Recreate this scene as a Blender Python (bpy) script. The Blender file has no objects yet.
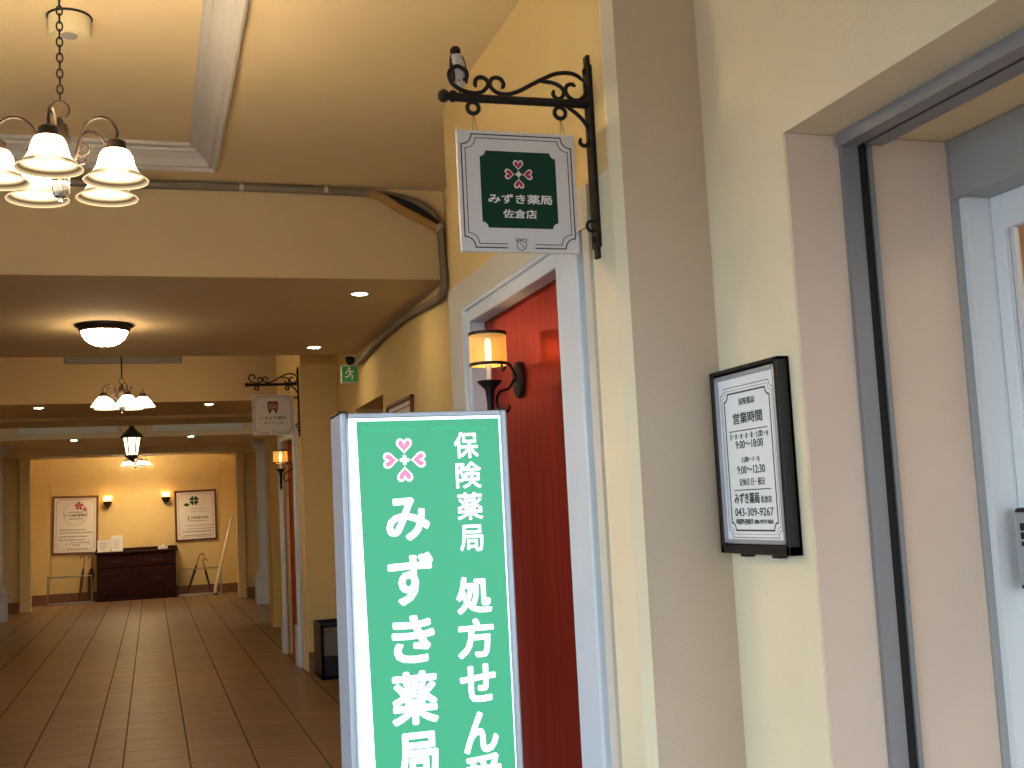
import bpy, bmesh, math, random
from mathutils import Vector, Matrix
random.seed(7)
PI = math.pi
S = bpy.context.scene
COL = S.collection

# ---------------------------------------------------------------- camera, world, exposure
cam_d = bpy.data.cameras.new('camera')
cam_d.sensor_fit = 'HORIZONTAL'; cam_d.sensor_width = 36.0
cam_d.lens = 36.0 * 1150 / 1024
cam_d.clip_start = 0.05; cam_d.clip_end = 200
cam = bpy.data.objects.new('camera', cam_d); COL.objects.link(cam)
F, VX, VY, SL = 1150.0, 151.6, 524.4, 0.0497        # calibrated from the corridor's vanishing lines
dy = Vector(((VX-512)/F, -(VY-384)/F, -1)).normalized()
q = Vector(((VX+1000-512)/F, -(VY-1000*SL-384)/F, -1))
up = q.cross(dy).normalized()
if up.y < 0: up = -up
dx = dy.cross(up)
rot = Matrix((dx, dy, up))
cam.matrix_world = Matrix.Translation((0, 0, 1.55)) @ rot.to_4x4()
S.camera = cam

w = bpy.data.worlds.new('sky'); S.world = w; w.use_nodes = True
nt = w.node_tree; nt.nodes.clear()
wo = nt.nodes.new('ShaderNodeOutputWorld'); bg = nt.nodes.new('ShaderNodeBackground')
geo = nt.nodes.new('ShaderNodeNewGeometry'); sep = nt.nodes.new('ShaderNodeSeparateXYZ')
rmp = nt.nodes.new('ShaderNodeValToRGB')
mp = nt.nodes.new('ShaderNodeMapRange'); mp.inputs['From Min'].default_value = 1; mp.inputs['From Max'].default_value = -1
nt.links.new(geo.outputs['Incoming'], sep.inputs[0]); nt.links.new(sep.outputs['Z'], mp.inputs['Value'])
nt.links.new(mp.outputs[0], rmp.inputs[0]); nt.links.new(rmp.outputs[0], bg.inputs['Color'])
e = rmp.color_ramp.elements
e[0].position = 0.47; e[0].color = (0.10, 0.11, 0.12, 1)
e[1].position = 0.52; e[1].color = (0.70, 0.86, 1.0, 1)
bg.inputs['Strength'].default_value = 6.0
nt.links.new(bg.outputs[0], wo.inputs[0])
S.view_settings.view_transform = 'Standard'
S.view_settings.look = 'None'
S.view_settings.exposure = 0.1
S.view_settings.gamma = 1.0
S.view_settings.use_curve_mapping = False

LAMP = 2.3                      # overall strength of the warm lamps
WARM = (1.0, 0.74, 0.42)

# ---------------------------------------------------------------- materials
def new_mat(name):
    m = bpy.data.materials.new(name); m.use_nodes = True
    return m, m.node_tree, m.node_tree.nodes['Principled BSDF']

def mat(name, col, rough=0.5, metal=0.0, bump=0.0, bscale=60.0, mottle=0.0, mscale=4.0, spec=0.5, coat=0.0):
    m, t, b = new_mat(name)
    b.inputs['Base Color'].default_value = (*col, 1); b.inputs['Roughness'].default_value = rough
    b.inputs['Metallic'].default_value = metal; b.inputs['Specular IOR Level'].default_value = spec
    b.inputs['Coat Weight'].default_value = coat
    tc = t.nodes.new('ShaderNodeTexCoord')
    if bump:
        n = t.nodes.new('ShaderNodeTexNoise'); n.inputs['Scale'].default_value = bscale; n.inputs['Detail'].default_value = 4
        bp = t.nodes.new('ShaderNodeBump'); bp.inputs['Strength'].default_value = bump; bp.inputs['Distance'].default_value = 0.004
        t.links.new(tc.outputs['Object'], n.inputs['Vector']); t.links.new(n.outputs['Fac'], bp.inputs['Height'])
        t.links.new(bp.outputs[0], b.inputs['Normal'])
    if mottle:
        n = t.nodes.new('ShaderNodeTexNoise'); n.inputs['Scale'].default_value = mscale; n.inputs['Detail'].default_value = 5
        mx = t.nodes.new('ShaderNodeMix'); mx.data_type = 'RGBA'
        mx.inputs[6].default_value = (*[c*(1-mottle) for c in col], 1); mx.inputs[7].default_value = (*[min(1, c*(1+mottle)) for c in col], 1)
        t.links.new(tc.outputs['Object'], n.inputs['Vector']); t.links.new(n.outputs['Fac'], mx.inputs[0]); t.links.new(mx.outputs[2], b.inputs['Base Color'])
    return m

def emit(name, col, strength, base=None, rough=0.4):
    m, t, b = new_mat(name)
    b.inputs['Base Color'].default_value = (*(base or col), 1); b.inputs['Roughness'].default_value = rough
    b.inputs['Emission Color'].default_value = (*col, 1); b.inputs['Emission Strength'].default_value = strength
    return m

def wood(name, c1, c2, rough=0.4, scale=(30, 30, 1.5), coat=0.0):
    m, t, b = new_mat(name)
    tc = t.nodes.new('ShaderNodeTexCoord'); mpn = t.nodes.new('ShaderNodeMapping'); mpn.inputs['Scale'].default_value = scale
    n = t.nodes.new('ShaderNodeTexNoise'); n.inputs['Scale'].default_value = 2.0; n.inputs['Detail'].default_value = 6
    mx = t.nodes.new('ShaderNodeMix'); mx.data_type = 'RGBA'; mx.inputs[6].default_value = (*c1, 1); mx.inputs[7].default_value = (*c2, 1)
    bp = t.nodes.new('ShaderNodeBump'); bp.inputs['Strength'].default_value = 0.25; bp.inputs['Distance'].default_value = 0.002
    t.links.new(tc.outputs['Object'], mpn.inputs[0]); t.links.new(mpn.outputs[0], n.inputs['Vector'])
    t.links.new(n.outputs['Fac'], mx.inputs[0]); t.links.new(mx.outputs[2], b.inputs['Base Color'])
    t.links.new(n.outputs['Fac'], bp.inputs['Height']); t.links.new(bp.outputs[0], b.inputs['Normal'])
    b.inputs['Roughness'].default_value = rough; b.inputs['Coat Weight'].default_value = coat
    return m

def shade_mat(name, z0, z1, ramp):
    """lit frosted bell glass: brightest beside the bulb, tan towards the flared rim"""
    m, t, b = new_mat(name)
    tc = t.nodes.new('ShaderNodeTexCoord'); sp = t.nodes.new('ShaderNodeSeparateXYZ'); mr = t.nodes.new('ShaderNodeMapRange')
    mr.inputs['From Min'].default_value = z0; mr.inputs['From Max'].default_value = z1
    cr = t.nodes.new('ShaderNodeFloatCurve'); cv = cr.mapping.curves[0]
    top = max(v for _, v in ramp)
    cv.points[0].location = (0, ramp[0][1]/top); cv.points[1].location = (1, ramp[-1][1]/top)
    for p_, v in ramp[1:-1]: cv.points.new(p_, v/top)
    cr.mapping.update()
    ml = t.nodes.new('ShaderNodeMath'); ml.operation = 'MULTIPLY'; ml.inputs[1].default_value = top
    t.links.new(tc.outputs['Object'], sp.inputs[0]); t.links.new(sp.outputs['Z'], mr.inputs['Value'])
    t.links.new(mr.outputs[0], cr.inputs['Value']); t.links.new(cr.outputs[0], ml.inputs[0]); t.links.new(ml.outputs[0], b.inputs['Emission Strength'])
    b.inputs['Emission Color'].default_value = (*WARM, 1); b.inputs['Base Color'].default_value = (0.02, 0.017, 0.012, 1)
    b.inputs['Roughness'].default_value = 0.4; b.inputs['Specular IOR Level'].default_value = 0.05
    return m

M = {}
M['wall'] = mat('cream_plaster', (0.68, 0.52, 0.235), 0.85, bump=0.35, bscale=90, mottle=0.05)
M['wall_pale'] = mat('pale_cream_plaster', (0.74, 0.665, 0.485), 0.85, bump=0.35, bscale=90, mottle=0.04)
M['wall_pink'] = mat('pinkish_beige_plaster', (0.72, 0.57, 0.46), 0.85, bump=0.3, bscale=110, mottle=0.04)
M['wall_pink_shaded'] = mat('shaded_pinkish_plaster', (0.61, 0.49, 0.375), 0.85, bump=0.3, bscale=110, mottle=0.04)  # jamb plaster again, shade put into its colour to dim the pilaster face
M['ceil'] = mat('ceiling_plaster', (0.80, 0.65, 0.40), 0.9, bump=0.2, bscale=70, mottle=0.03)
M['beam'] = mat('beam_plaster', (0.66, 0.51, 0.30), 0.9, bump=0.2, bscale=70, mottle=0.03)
M['mould'] = mat('grey_white_moulding_paint', (0.62, 0.60, 0.58), 0.55)
M['surround'] = mat('pale_grey_panel_paint', (0.58, 0.56, 0.50), 0.6, bump=0.1)
M['casing'] = mat('pale_blue_white_casing_paint', (0.56, 0.65, 0.76), 0.45)
M['red'] = wood('glossy_red_stained_wood', (0.12, 0.003, 0.002), (0.44, 0.065, 0.040), 0.33, (14, 14, 0.7))
_b = M['red'].node_tree.nodes['Principled BSDF']; _b.inputs['Metallic'].default_value = 0.65; _b.inputs['Specular Tint'].default_value = (1, 0.35, 0.25, 1)
M['iron'] = mat('black_wrought_iron', (0.010, 0.008, 0.008), 0.5, 0.0, bump=0.2, bscale=150, spec=0.25)
M['bronze'] = mat('dark_bronze', (0.022, 0.014, 0.010), 0.45, 0.25, spec=0.3)
M['steel'] = mat('brushed_steel', (0.36, 0.35, 0.34), 0.35, 0.9)
M['alu'] = mat('aluminium', (0.42, 0.45, 0.52), 0.42, 0.6)
M['alu_white'] = mat('white_painted_aluminium', (0.78, 0.81, 0.84), 0.4)
M['alu_grey'] = mat('grey_painted_aluminium', (0.36, 0.36, 0.36), 0.45, 0.2)
M['track'] = mat('grey_shutter_rail_paint', (0.26, 0.26, 0.27), 0.5, 0.3, mottle=0.06, mscale=20)
M['black'] = mat('black_gap', (0.006, 0.006, 0.006), 0.8)
M['blackframe'] = mat('black_lacquer', (0.010, 0.008, 0.007), 0.4, spec=0.3)
M['white'] = mat('white_print', (0.80, 0.80, 0.80), 0.6)
M['signwhite'] = mat('matt_white_sign_face', (0.70, 0.69, 0.72), 0.5)
M['notice'] = mat('white_notice_sheet', (0.82, 0.86, 0.90), 0.3)
M['ink'] = mat('dark_green_ink', (0.02, 0.05, 0.045), 0.5)
M['inkline'] = mat('dark_plum_ink', (0.07, 0.03, 0.05), 0.5)
M['dkgreen'] = mat('dark_green_print', (0.004, 0.042, 0.025), 0.55, spec=0.2)
M['redprint'] = mat('red_print', (0.45, 0.015, 0.05), 0.5)
M['brownprint'] = mat('reddish_brown_print', (0.20, 0.035, 0.02), 0.5)
M['darkbrownprint'] = mat('dark_brown_print', (0.08, 0.035, 0.02), 0.5)
M['greyline'] = mat('grey_ink', (0.28, 0.26, 0.24), 0.6)
M['green_film'] = emit('backlit_green_film', (0.05, 0.50, 0.255), 0.70, (0.02, 0.16, 0.08))
M['film_ink'] = emit('ghost_printing_on_film', (0.03, 0.33, 0.165), 0.9, (0.03, 0.3, 0.15))
M['lit_white'] = emit('backlit_white_acrylic', (0.82, 1.0, 1.0), 1.7)
M['lit_letter'] = emit('backlit_white_lettering', (0.95, 1.0, 1.0), 1.1)
M['lit_pink'] = emit('backlit_pink_print', (1.0, 0.20, 0.36), 0.85)
M['fabric_lit'] = None
M['wood_dark'] = wood('dark_mahogany', (0.016, 0.004, 0.003), (0.032, 0.008, 0.004), 0.6)
M['wood_dark'].node_tree.nodes['Principled BSDF'].inputs['Specular IOR Level'].default_value = 0.15
M['wood_brown'] = wood('brown_skirting_wood', (0.16, 0.065, 0.025), (0.24, 0.10, 0.04), 0.5, (2, 2, 30))
M['frame_brown'] = wood('brown_picture_frame', (0.13, 0.05, 0.02), (0.18, 0.075, 0.03), 0.4)
M['frame_wine'] = wood('wine_red_picture_frame', (0.07, 0.012, 0.012), (0.11, 0.02, 0.018), 0.35)
M['paper'] = mat('poster_paper', (0.80, 0.77, 0.75), 0.5)
M['conduit'] = mat('grey_brown_conduit', (0.21, 0.18, 0.14), 0.6, bump=0.3, bscale=30)
M['foam'] = mat('tan_foam_strip', (0.44, 0.26, 0.09), 0.8, bump=0.3, bscale=40)
M['clip'] = mat('pale_plastic', (0.55, 0.52, 0.45), 0.5)
M['fixture'] = mat('cream_plastic_fixture', (0.75, 0.66, 0.42), 0.45)
M['exit_green'] = mat('emergency_green_plastic', (0.03, 0.26, 0.10), 0.4)
M['exit_white'] = mat('emergency_white_plastic', (0.68, 0.74, 0.66), 0.4)
M['stone'] = mat('grey_white_painted_column', (0.46, 0.42, 0.37), 0.6, bump=0.1)
M['glass_rim'] = mat('amber_rim', (0.2, 0.1, 0.03), 0.4)
M['mica'] = None
M['bin'] = mat('black_plastic_sheet', (0.010, 0.010, 0.014), 0.35, spec=0.3)
M['bag'] = mat('greyish_bin_liner', (0.13, 0.11, 0.095), 0.5, bump=0.6, bscale=25)
M['cream_pole'] = mat('cream_painted_pole', (0.70, 0.62, 0.44), 0.5)
M['umb_brown'] = mat('brown_umbrella_cloth', (0.09, 0.035, 0.022), 0.75)
M['umb_black'] = mat('black_umbrella_cloth', (0.02, 0.018, 0.022), 0.7)
M['bird_black'] = mat('blue_black_feather', (0.008, 0.007, 0.010), 0.6, spec=0.2)
M['bird_grey'] = mat('pale_grey_feather', (0.50, 0.47, 0.47), 0.8, bump=0.4, bscale=120)
M['grey_paint'] = mat('outside_pavement', (0.20, 0.20, 0.20), 0.9, bump=0.2, bscale=30, mottle=0.1)
M['shopwall'] = wood('shop_honey_wood', (0.45, 0.22, 0.07), (0.55, 0.29, 0.10), 0.5)
M['skin_glass'] = None

def glass_mat():
    m, t, b = new_mat('clear_glass')
    t.nodes.remove(b); out = t.nodes['Material Output']
    g = t.nodes.new('ShaderNodeBsdfGlossy'); g.inputs['Roughness'].default_value = 0.02
    tr = t.nodes.new('ShaderNodeBsdfTransparent'); tr.inputs['Color'].default_value = (0.93, 0.96, 0.95, 1)
    mx = t.nodes.new('ShaderNodeMixShader')
    mx.inputs[0].default_value = 0.07; t.links.new(tr.outputs[0], mx.inputs[1]); t.links.new(g.outputs[0], mx.inputs[2])
    t.links.new(mx.outputs[0], out.inputs['Surface'])
    return m
M['glass'] = glass_mat()

def floor_mat():
    m, t, b = new_mat('terracotta_floor_tiles')
    def N(k, **kw):
        n = t.nodes.new(k)
        for a, v in kw.items(): setattr(n, a, v)
        return n
    L = t.links.new
    uv = N('ShaderNodeUVMap', uv_map='tile'); uw = N('ShaderNodeUVMap', uv_map='col')
    s1 = N('ShaderNodeSeparateXYZ'); s2 = N('ShaderNodeSeparateXYZ')
    L(uv.outputs[0], s1.inputs[0]); L(uw.outputs[0], s2.inputs[0])
    def math_(op, a, b_=None):
        n = N('ShaderNodeMath', operation=op)
        for i, v in enumerate((a, b_)):
            if v is None: continue
            if isinstance(v, (int, float)): n.inputs[i].default_value = v
            else: L(v, n.inputs[i])
        return n.outputs[0]
    u, v, W, rnd = s1.outputs['X'], s1.outputs['Y'], s2.outputs['X'], s2.outputs['Y']
    ed = math_('MINIMUM', u, math_('SUBTRACT', W, u))
    j1 = math_('LESS_THAN', ed, 0.0065)
    fv = math_('FRACT', v)
    ev = math_('MINIMUM', fv, math_('SUBTRACT', 1.0, fv))
    j2 = math_('LESS_THAN', ev, 0.014)
    row = math_('FLOOR', v)
    cmb = N('ShaderNodeCombineXYZ'); L(row, cmb.inputs[0]); L(rnd, cmb.inputs[1])
    wn = N('ShaderNodeTexWhiteNoise', noise_dimensions='2D'); L(cmb.outputs[0], wn.inputs['Vector'])
    tc = N('ShaderNodeTexCoord'); nz = N('ShaderNodeTexNoise'); nz.inputs['Scale'].default_value = 7; nz.inputs['Detail'].default_value = 6
    L(tc.outputs['Object'], nz.inputs['Vector'])
    val = math_('ADD', math_('MULTIPLY', wn.outputs['Value'], 0.55), math_('MULTIPLY', nz.outputs['Fac'], 0.45))
    mx = N('ShaderNodeMix', data_type='RGBA'); mx.inputs[6].default_value = (0.125, 0.068, 0.033, 1); mx.inputs[7].default_value = (0.215, 0.125, 0.066, 1)
    L(val, mx.inputs[0])
    mj = N('ShaderNodeMix', data_type='RGBA'); mj.inputs[7].default_value = (0.085, 0.048, 0.024, 1)
    L(math_('MULTIPLY', j2, 0.9), mj.inputs[0]); L(mx.outputs[2], mj.inputs[6])
    mj2 = N('ShaderNodeMix', data_type='RGBA'); mj2.inputs[7].default_value = (0.055, 0.03, 0.015, 1)
    L(j1, mj2.inputs[0]); L(mj.outputs[2], mj2.inputs[6]); L(mj2.outputs[2], b.inputs['Base Color'])
    jt = math_('MAXIMUM', j1, j2)
    rr = math_('ADD', 0.31, math_('ADD', math_('MULTIPLY', jt, 0.4), math_('MULTIPLY', nz.outputs['Fac'], 0.12)))
    L(rr, b.inputs['Roughness'])
    h = math_('SUBTRACT', math_('MULTIPLY', nz.outputs['Fac'], 0.5), jt)
    bp = N('ShaderNodeBump'); bp.inputs['Strength'].default_value = 0.35; bp.inputs['Distance'].default_value = 0.004
    L(h, bp.inputs['Height']); L(bp.outputs[0], b.inputs['Normal'])
    return m
M['floor'] = floor_mat()

# ---------------------------------------------------------------- mesh helpers
class MB:
    def __init__(s): s.bm = bmesh.new()
    def box(s, x0, x1, y0, y1, z0, z1, bev=0.0, segs=2):
        r = bmesh.ops.create_cube(s.bm, size=1.0)
        for v in r['verts']:
            v.co = Vector(((x0+x1)/2+v.co.x*(x1-x0), (y0+y1)/2+v.co.y*(y1-y0), (z0+z1)/2+v.co.z*(z1-z0)))
        if bev:
            es = list({e for v in r['verts'] for e in v.link_edges})
            bmesh.ops.bevel(s.bm, geom=es, offset=bev, segments=segs, affect='EDGES', profile=0.5)
        return s
    def tube(s, pts, r, n=10, closed=False, caps=True):
        pts = [Vector(p) for p in pts]; k = len(pts)
        rs = r if isinstance(r, (list, tuple)) else [r]*k
        tg = []
        for i in range(k):
            a = pts[i-1] if (i > 0 or closed) else pts[i]; b_ = pts[(i+1) % k] if (i < k-1 or closed) else pts[i]
            tg.append((b_-a).normalized())
        nrm = tg[0].orthogonal().normalized(); rings = []
        for i in range(k):
            nrm = (nrm - tg[i]*nrm.dot(tg[i]))
            nrm = nrm.normalized() if nrm.length > 1e-6 else tg[i].orthogonal().normalized()
            bi = tg[i].cross(nrm)
            rings.append([s.bm.verts.new(pts[i]+(nrm*math.cos(2*PI*j/n)+bi*math.sin(2*PI*j/n))*rs[i]) for j in range(n)])
        if closed:      # align last ring with first
            best = min(range(n), key=lambda o: sum((rings[-1][(j+o) % n].co-rings[0][j].co).length for j in range(n)))
        for i in range(k-1 + (1 if closed else 0)):
            A, B = rings[i], rings[(i+1) % k]
            for j in range(n):
                if closed and i == k-1:
                    f = [A[(j+best) % n], A[(j+1+best) % n], B[(j+1) % n], B[j]]
                else: f = [A[j], A[(j+1) % n], B[(j+1) % n], B[j]]
                try: s.bm.faces.new(f)
                except ValueError: pass
        if caps and not closed:
            s.bm.faces.new(rings[0][::-1]); s.bm.faces.new(rings[-1])
        return s
    def lathe(s, prof, c=(0, 0, 0), n=24, axis='Z', cap=True):
        c = Vector(c); rings = []
        for r, h in prof:
            ring = []
            for j in range(n):
                a = 2*PI*j/n; p = Vector((r*math.cos(a), r*math.sin(a), h))
                if axis == 'X': p = Vector((p.z, p.x, p.y))
                if axis == 'Y': p = Vector((p.x, p.z, p.y))
                ring.append(s.bm.verts.new(c+p))
            rings.append(ring)
        for A, B in zip(rings, rings[1:]):
            for j in range(n): s.bm.faces.new([A[j], A[(j+1) % n], B[(j+1) % n], B[j]])
        if cap:
            if prof[0][0] > 1e-5: s.bm.faces.new(rings[0][::-1])
            if prof[-1][0] > 1e-5: s.bm.faces.new(rings[-1])
        return s
    def prism(s, poly, a0, a1, plane='XZ'):
        """poly in 2D; plane XZ extrudes along Y, XY along Z, YZ along X"""
        def P(u, v, a): return {'XZ': (u, a, v), 'XY': (u, v, a), 'YZ': (a, u, v)}[plane]
        A = [s.bm.verts.new(P(u, v, a0)) for u, v in poly]; B = [s.bm.verts.new(P(u, v, a1)) for u, v in poly]
        k = len(poly)
        s.bm.faces.new(A); s.bm.faces.new(B[::-1])
        for i in range(k): s.bm.faces.new([A[i], A[(i+1) % k], B[(i+1) % k], B[i]])
        return s
    def ribbon(s, pts, wd, y0, y1, closed=False):
        """flat stroke of width wd along a 2D path in the XZ plane"""
        k = len(pts); P = [Vector(p) for p in pts]
        L, R = [], []
        for i in range(k):
            a = P[i-1] if (i > 0 or closed) else None; b_ = P[(i+1) % k] if (i < k-1 or closed) else None
            d1 = (P[i]-a).normalized() if a is not None else None; d2 = (b_-P[i]).normalized() if b_ is not None else None
            d1 = d1 or d2; d2 = d2 or d1
            n1 = Vector((-d1.y, d1.x)); n2 = Vector((-d2.y, d2.x)); nn = (n1+n2)
            nn = nn.normalized() if nn.length > 1e-6 else n1
            sc = min(2.0, 1/max(0.3, nn.dot(n1)))
            L.append(P[i]+nn*wd/2*sc); R.append(P[i]-nn*wd/2*sc)
        va = [[s.bm.verts.new((p.x, yy, p.y)) for p in side] for side in (L, R) for yy in (y0, y1)]
        l0, l1, r0, r1 = va
        for i in range(k-1 + (1 if closed else 0)):
            j = (i+1) % k
            for f in ([l0[i], l0[j], r0[j], r0[i]], [l1[i], r1[i], r1[j], l1[j]], [l0[i], l1[i], l1[j], l0[j]], [r0[i], r0[j], r1[j], r1[i]]):
                s.bm.faces.new(f)
        if not closed:
            s.bm.faces.new([l0[0], r0[0], r1[0], l1[0]]); s.bm.faces.new([l0[-1], l1[-1], r1[-1], r0[-1]])
        return s
    def build(s, name, m, parent=None, loc=(0, 0, 0), rz=0.0, smooth=None):
        bmesh.ops.recalc_face_normals(s.bm, faces=s.bm.faces)
        me = bpy.data.meshes.new(name)
        ang = smooth
        for f in s.bm.faces: f.smooth = ang is not None
        if ang is not None:
            for ed in s.bm.edges:
                if len(ed.link_faces) == 2 and ed.calc_face_angle(0) > math.radians(ang): ed.smooth = False
        s.bm.to_mesh(me); s.bm.free()
        me.materials.append(m)
        o = bpy.data.objects.new(name, me); COL.objects.link(o)
        o.location = loc; o.rotation_euler = (0, 0, rz)
        if parent: o.parent = parent
        return o

def tag(o, label=None, cat=None, group=None, kind=None):
    if label: o['label'] = label
    if cat: o['category'] = cat
    if group: o['group'] = group
    if kind: o['kind'] = kind
    return o
def thing(name, label, cat, loc=(0, 0, 0), rz=0.0, group=None):
    o = bpy.data.objects.new(name, None); COL.objects.link(o)
    o.location = loc; o.rotation_euler = (0, 0, rz); o.empty_display_size = 0.1
    return tag(o, label, cat, group)
def struct(o): o['kind'] = 'structure'; return o
def copy_tree(o, parent=None):
    c = o.copy(); COL.objects.link(c); c.parent = parent
    for ch in [x for x in bpy.data.objects if x.parent == o]: copy_tree(ch, c)
    return c
def dup(o, loc, rz=0.0, label=None):
    c = copy_tree(o); c.location = loc; c.rotation_euler = (0, 0, rz)
    if label: c['label'] = label
    return c

def spline(pts, n=8, closed=False):
    P = [Vector(p) for p in pts]; k = len(P); out = []
    for i in range(k if closed else k-1):
        p0 = P[(i-1) % k] if (i > 0 or closed) else P[0]*2-P[1]; p1 = P[i]; p2 = P[(i+1) % k]
        p3 = P[(i+2) % k] if (i+2 < k or closed) else P[-1]*2-P[-2]
        for j in range(n):
            t_ = j/n
            out.append(0.5*((2*p1)+(p2-p0)*t_+(2*p0-5*p1+4*p2-p3)*t_*t_+(3*p1-p0-3*p2+p3)*t_**3))
    if not closed: out.append(P[-1])
    return out

def text(name, body, size, cx, cz, y, m, parent, bold=0.0, align='CENTER', sx=1.0, depth=0.0005, reso=5, fit=None, rounded=0.0):
    """flat lettering standing in the XZ plane, facing -Y, centred on (cx, cz)"""
    c = bpy.data.curves.new('lettering', 'FONT'); c.body = body; c.size = 1.0; c.bevel_depth = bold; c.bevel_resolution = 2; c.resolution_u = reso
    c.extrude = 0.0
    o = bpy.data.objects.new('lettering', c); COL.objects.link(o)
    bpy.context.view_layer.update()
    me = bpy.data.meshes.new_from_object(o.evaluated_get(bpy.context.evaluated_depsgraph_get()))
    bpy.data.objects.remove(o); bpy.data.curves.remove(c)
    me.name = name
    xs = [v.co.x for v in me.vertices]; ys = [v.co.y for v in me.vertices]
    mx, my = (min(xs)+max(xs))/2, (min(ys)+max(ys))/2
    k = size*sx; kz = size
    if fit: k = fit[0]/(max(xs)-min(xs)); kz = fit[1]/(max(ys)-min(ys)) if fit[1] else k
    for v in me.vertices:
        x, yy = (v.co.x-mx), (v.co.y-my)
        if align == 'LEFT': x = v.co.x-min(xs)
        v.co = Vector((cx+x*k, y-0.0008*(v.co.z+bold)/(2*bold) if bold else y, cz+yy*kz))
    if rounded:         # thicken with round stroke ends: the glyph swept round a small circle
        bm = bmesh.new(); bm.from_mesh(me); src = bm.copy(); bm.clear()
        for q_ in range(16):
            a_ = 2*PI*q_/16; tmp = src.copy()
            for v in tmp.verts: v.co += Vector((rounded*math.cos(a_), -0.00001*q_, rounded*math.sin(a_)))
            mm = bpy.data.meshes.new('tmp'); tmp.to_mesh(mm); tmp.free(); bm.from_mesh(mm); bpy.data.meshes.remove(mm)
        bm.to_mesh(me); bm.free(); src.free()
    me.materials.clear(); me.materials.append(m)
    ob = bpy.data.objects.new(name, me); COL.objects.link(ob); ob.parent = parent
    return ob

def heart(cx, cz, s_, ang, n=36, cleft=0.0):
    """heart of height about s_, tip at (cx, cz), lobes pointing along ang"""
    out = []
    for i in range(n):
        t_ = 2*PI*i/n
        x = 16*math.sin(t_)**3; y_ = 13*math.cos(t_)-5*math.cos(2*t_)-2*math.cos(3*t_)-math.cos(4*t_)
        x, y_ = x/29*s_*0.92, (y_+17)/29*s_
        if cleft and min(i, n-i) <= 4: y_ -= cleft*s_*(1-min(i, n-i)/6); x *= 1.0
        a = ang-PI/2
        out.append((cx+x*math.cos(a)-y_*math.sin(a), cz+x*math.sin(a)+y_*math.cos(a)))
    return out

def clover_logo(parent, cx, cz, s_, y, mp_, mw):
    """four hearts round a small cross, pale outlined"""
    for k in range(4):
        a = PI/2*k
        MB().prism(heart(cx+0.26*s_*math.cos(a), cz+0.26*s_*math.sin(a), s_*0.72, a), y-0.0004, y).build('logo_outline', mw, parent)
        MB().prism(heart(cx+0.35*s_*math.cos(a), cz+0.35*s_*math.sin(a), s_*0.55, a, cleft=0.30), y-0.0009, y-0.0005).build('logo_heart', mp_, parent)
    c = MB(); a, b_ = 0.21*s_, 0.075*s_
    c.prism([(cx-b_, cz-a), (cx+b_, cz-a), (cx+b_, cz-b_), (cx+a, cz-b_), (cx+a, cz+b_), (cx+b_, cz+b_), (cx+b_, cz+a), (cx-b_, cz+a), (cx-b_, cz+b_), (cx-a, cz+b_), (cx-a, cz-b_), (cx-b_, cz-b_)], y-0.0008, y)
    c.build('logo_cross', mw, parent)

def notched(w_, h_, r_, cx=0, cz=0, n=8):
    """rectangle whose corners are scooped out by quarter circles"""
    pts = []
    for (sx, sz, a0) in ((1, -1, PI), (1, 1, -PI/2), (-1, 1, 0), (-1, -1, PI/2)):
        c = (cx+sx*w_/2, cz+sz*h_/2)
        arc = [(c[0]+r_*math.cos(a0-PI/2*i/n), c[1]+r_*math.sin(a0-PI/2*i/n)) for i in range(n+1)]
        pts += arc
    return pts

# ---------------------------------------------------------------- the setting
XF, XR, XN = 1.48, 1.85, 1.816          # facade plane, recessed wall, notice wall
MID = -0.28                             # corridor centre line
XL = -2.41
ZU, ZL_ = 3.62, 3.03                    # upper and lower ceiling

def make_floor():
    xs = [-2.90, -2.485, -2.07, -1.655, -1.24, -0.825, -0.412, -0.202, 0.215, 0.62, 1.04, 1.455, 1.87, 2.285, 2.70]
    bm = bmesh.new(); uv = bm.loops.layers.uv.new('tile'); uc = bm.loops.layers.uv.new('col')
    for i in range(len(xs)-1):
        a, b_ = xs[i], xs[i+1]; off = random.random(); rnd = i+0.5
        vs = [bm.verts.new(p) for p in ((a, -4.2, 0), (b_, -4.2, 0), (b_, 26.6, 0), (a, 26.6, 0))]
        f = bm.faces.new(vs)
        for l, (u, y) in zip(f.loops, ((0, -4.2), (b_-a, -4.2), (b_-a, 26.6), (0, 26.6))):
            l[uv].uv = (u, y/0.40+off); l[uc].uv = (b_-a, rnd)
    me = bpy.data.meshes.new('floor'); bm.to_mesh(me); bm.free(); me.materials.append(M['floor'])
    o = bpy.data.objects.new('floor', me); COL.objects.link(o); return struct(o)
make_floor()
struct(MB().box(-30, -2.9, -25, 60, -0.12, -0.02).box(-2.9, 30, -25, -4.2, -0.12, -0.02).build('ground_outside', M['grey_paint']))

# near right: notice wall with the shop opening, pilaster, facade with the red door
nw = MB()
nw.box(XN, 2.57, 2.93, 3.43, 0, ZU)                # pier behind the notice
struct(nw.build('wall_right_notice', M['wall_pale']))
struct(MB().box(XN, 2.0, -2.0, 2.93, 2.617, ZU).build('wall_right_lintel', M['wall_pale']))
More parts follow.
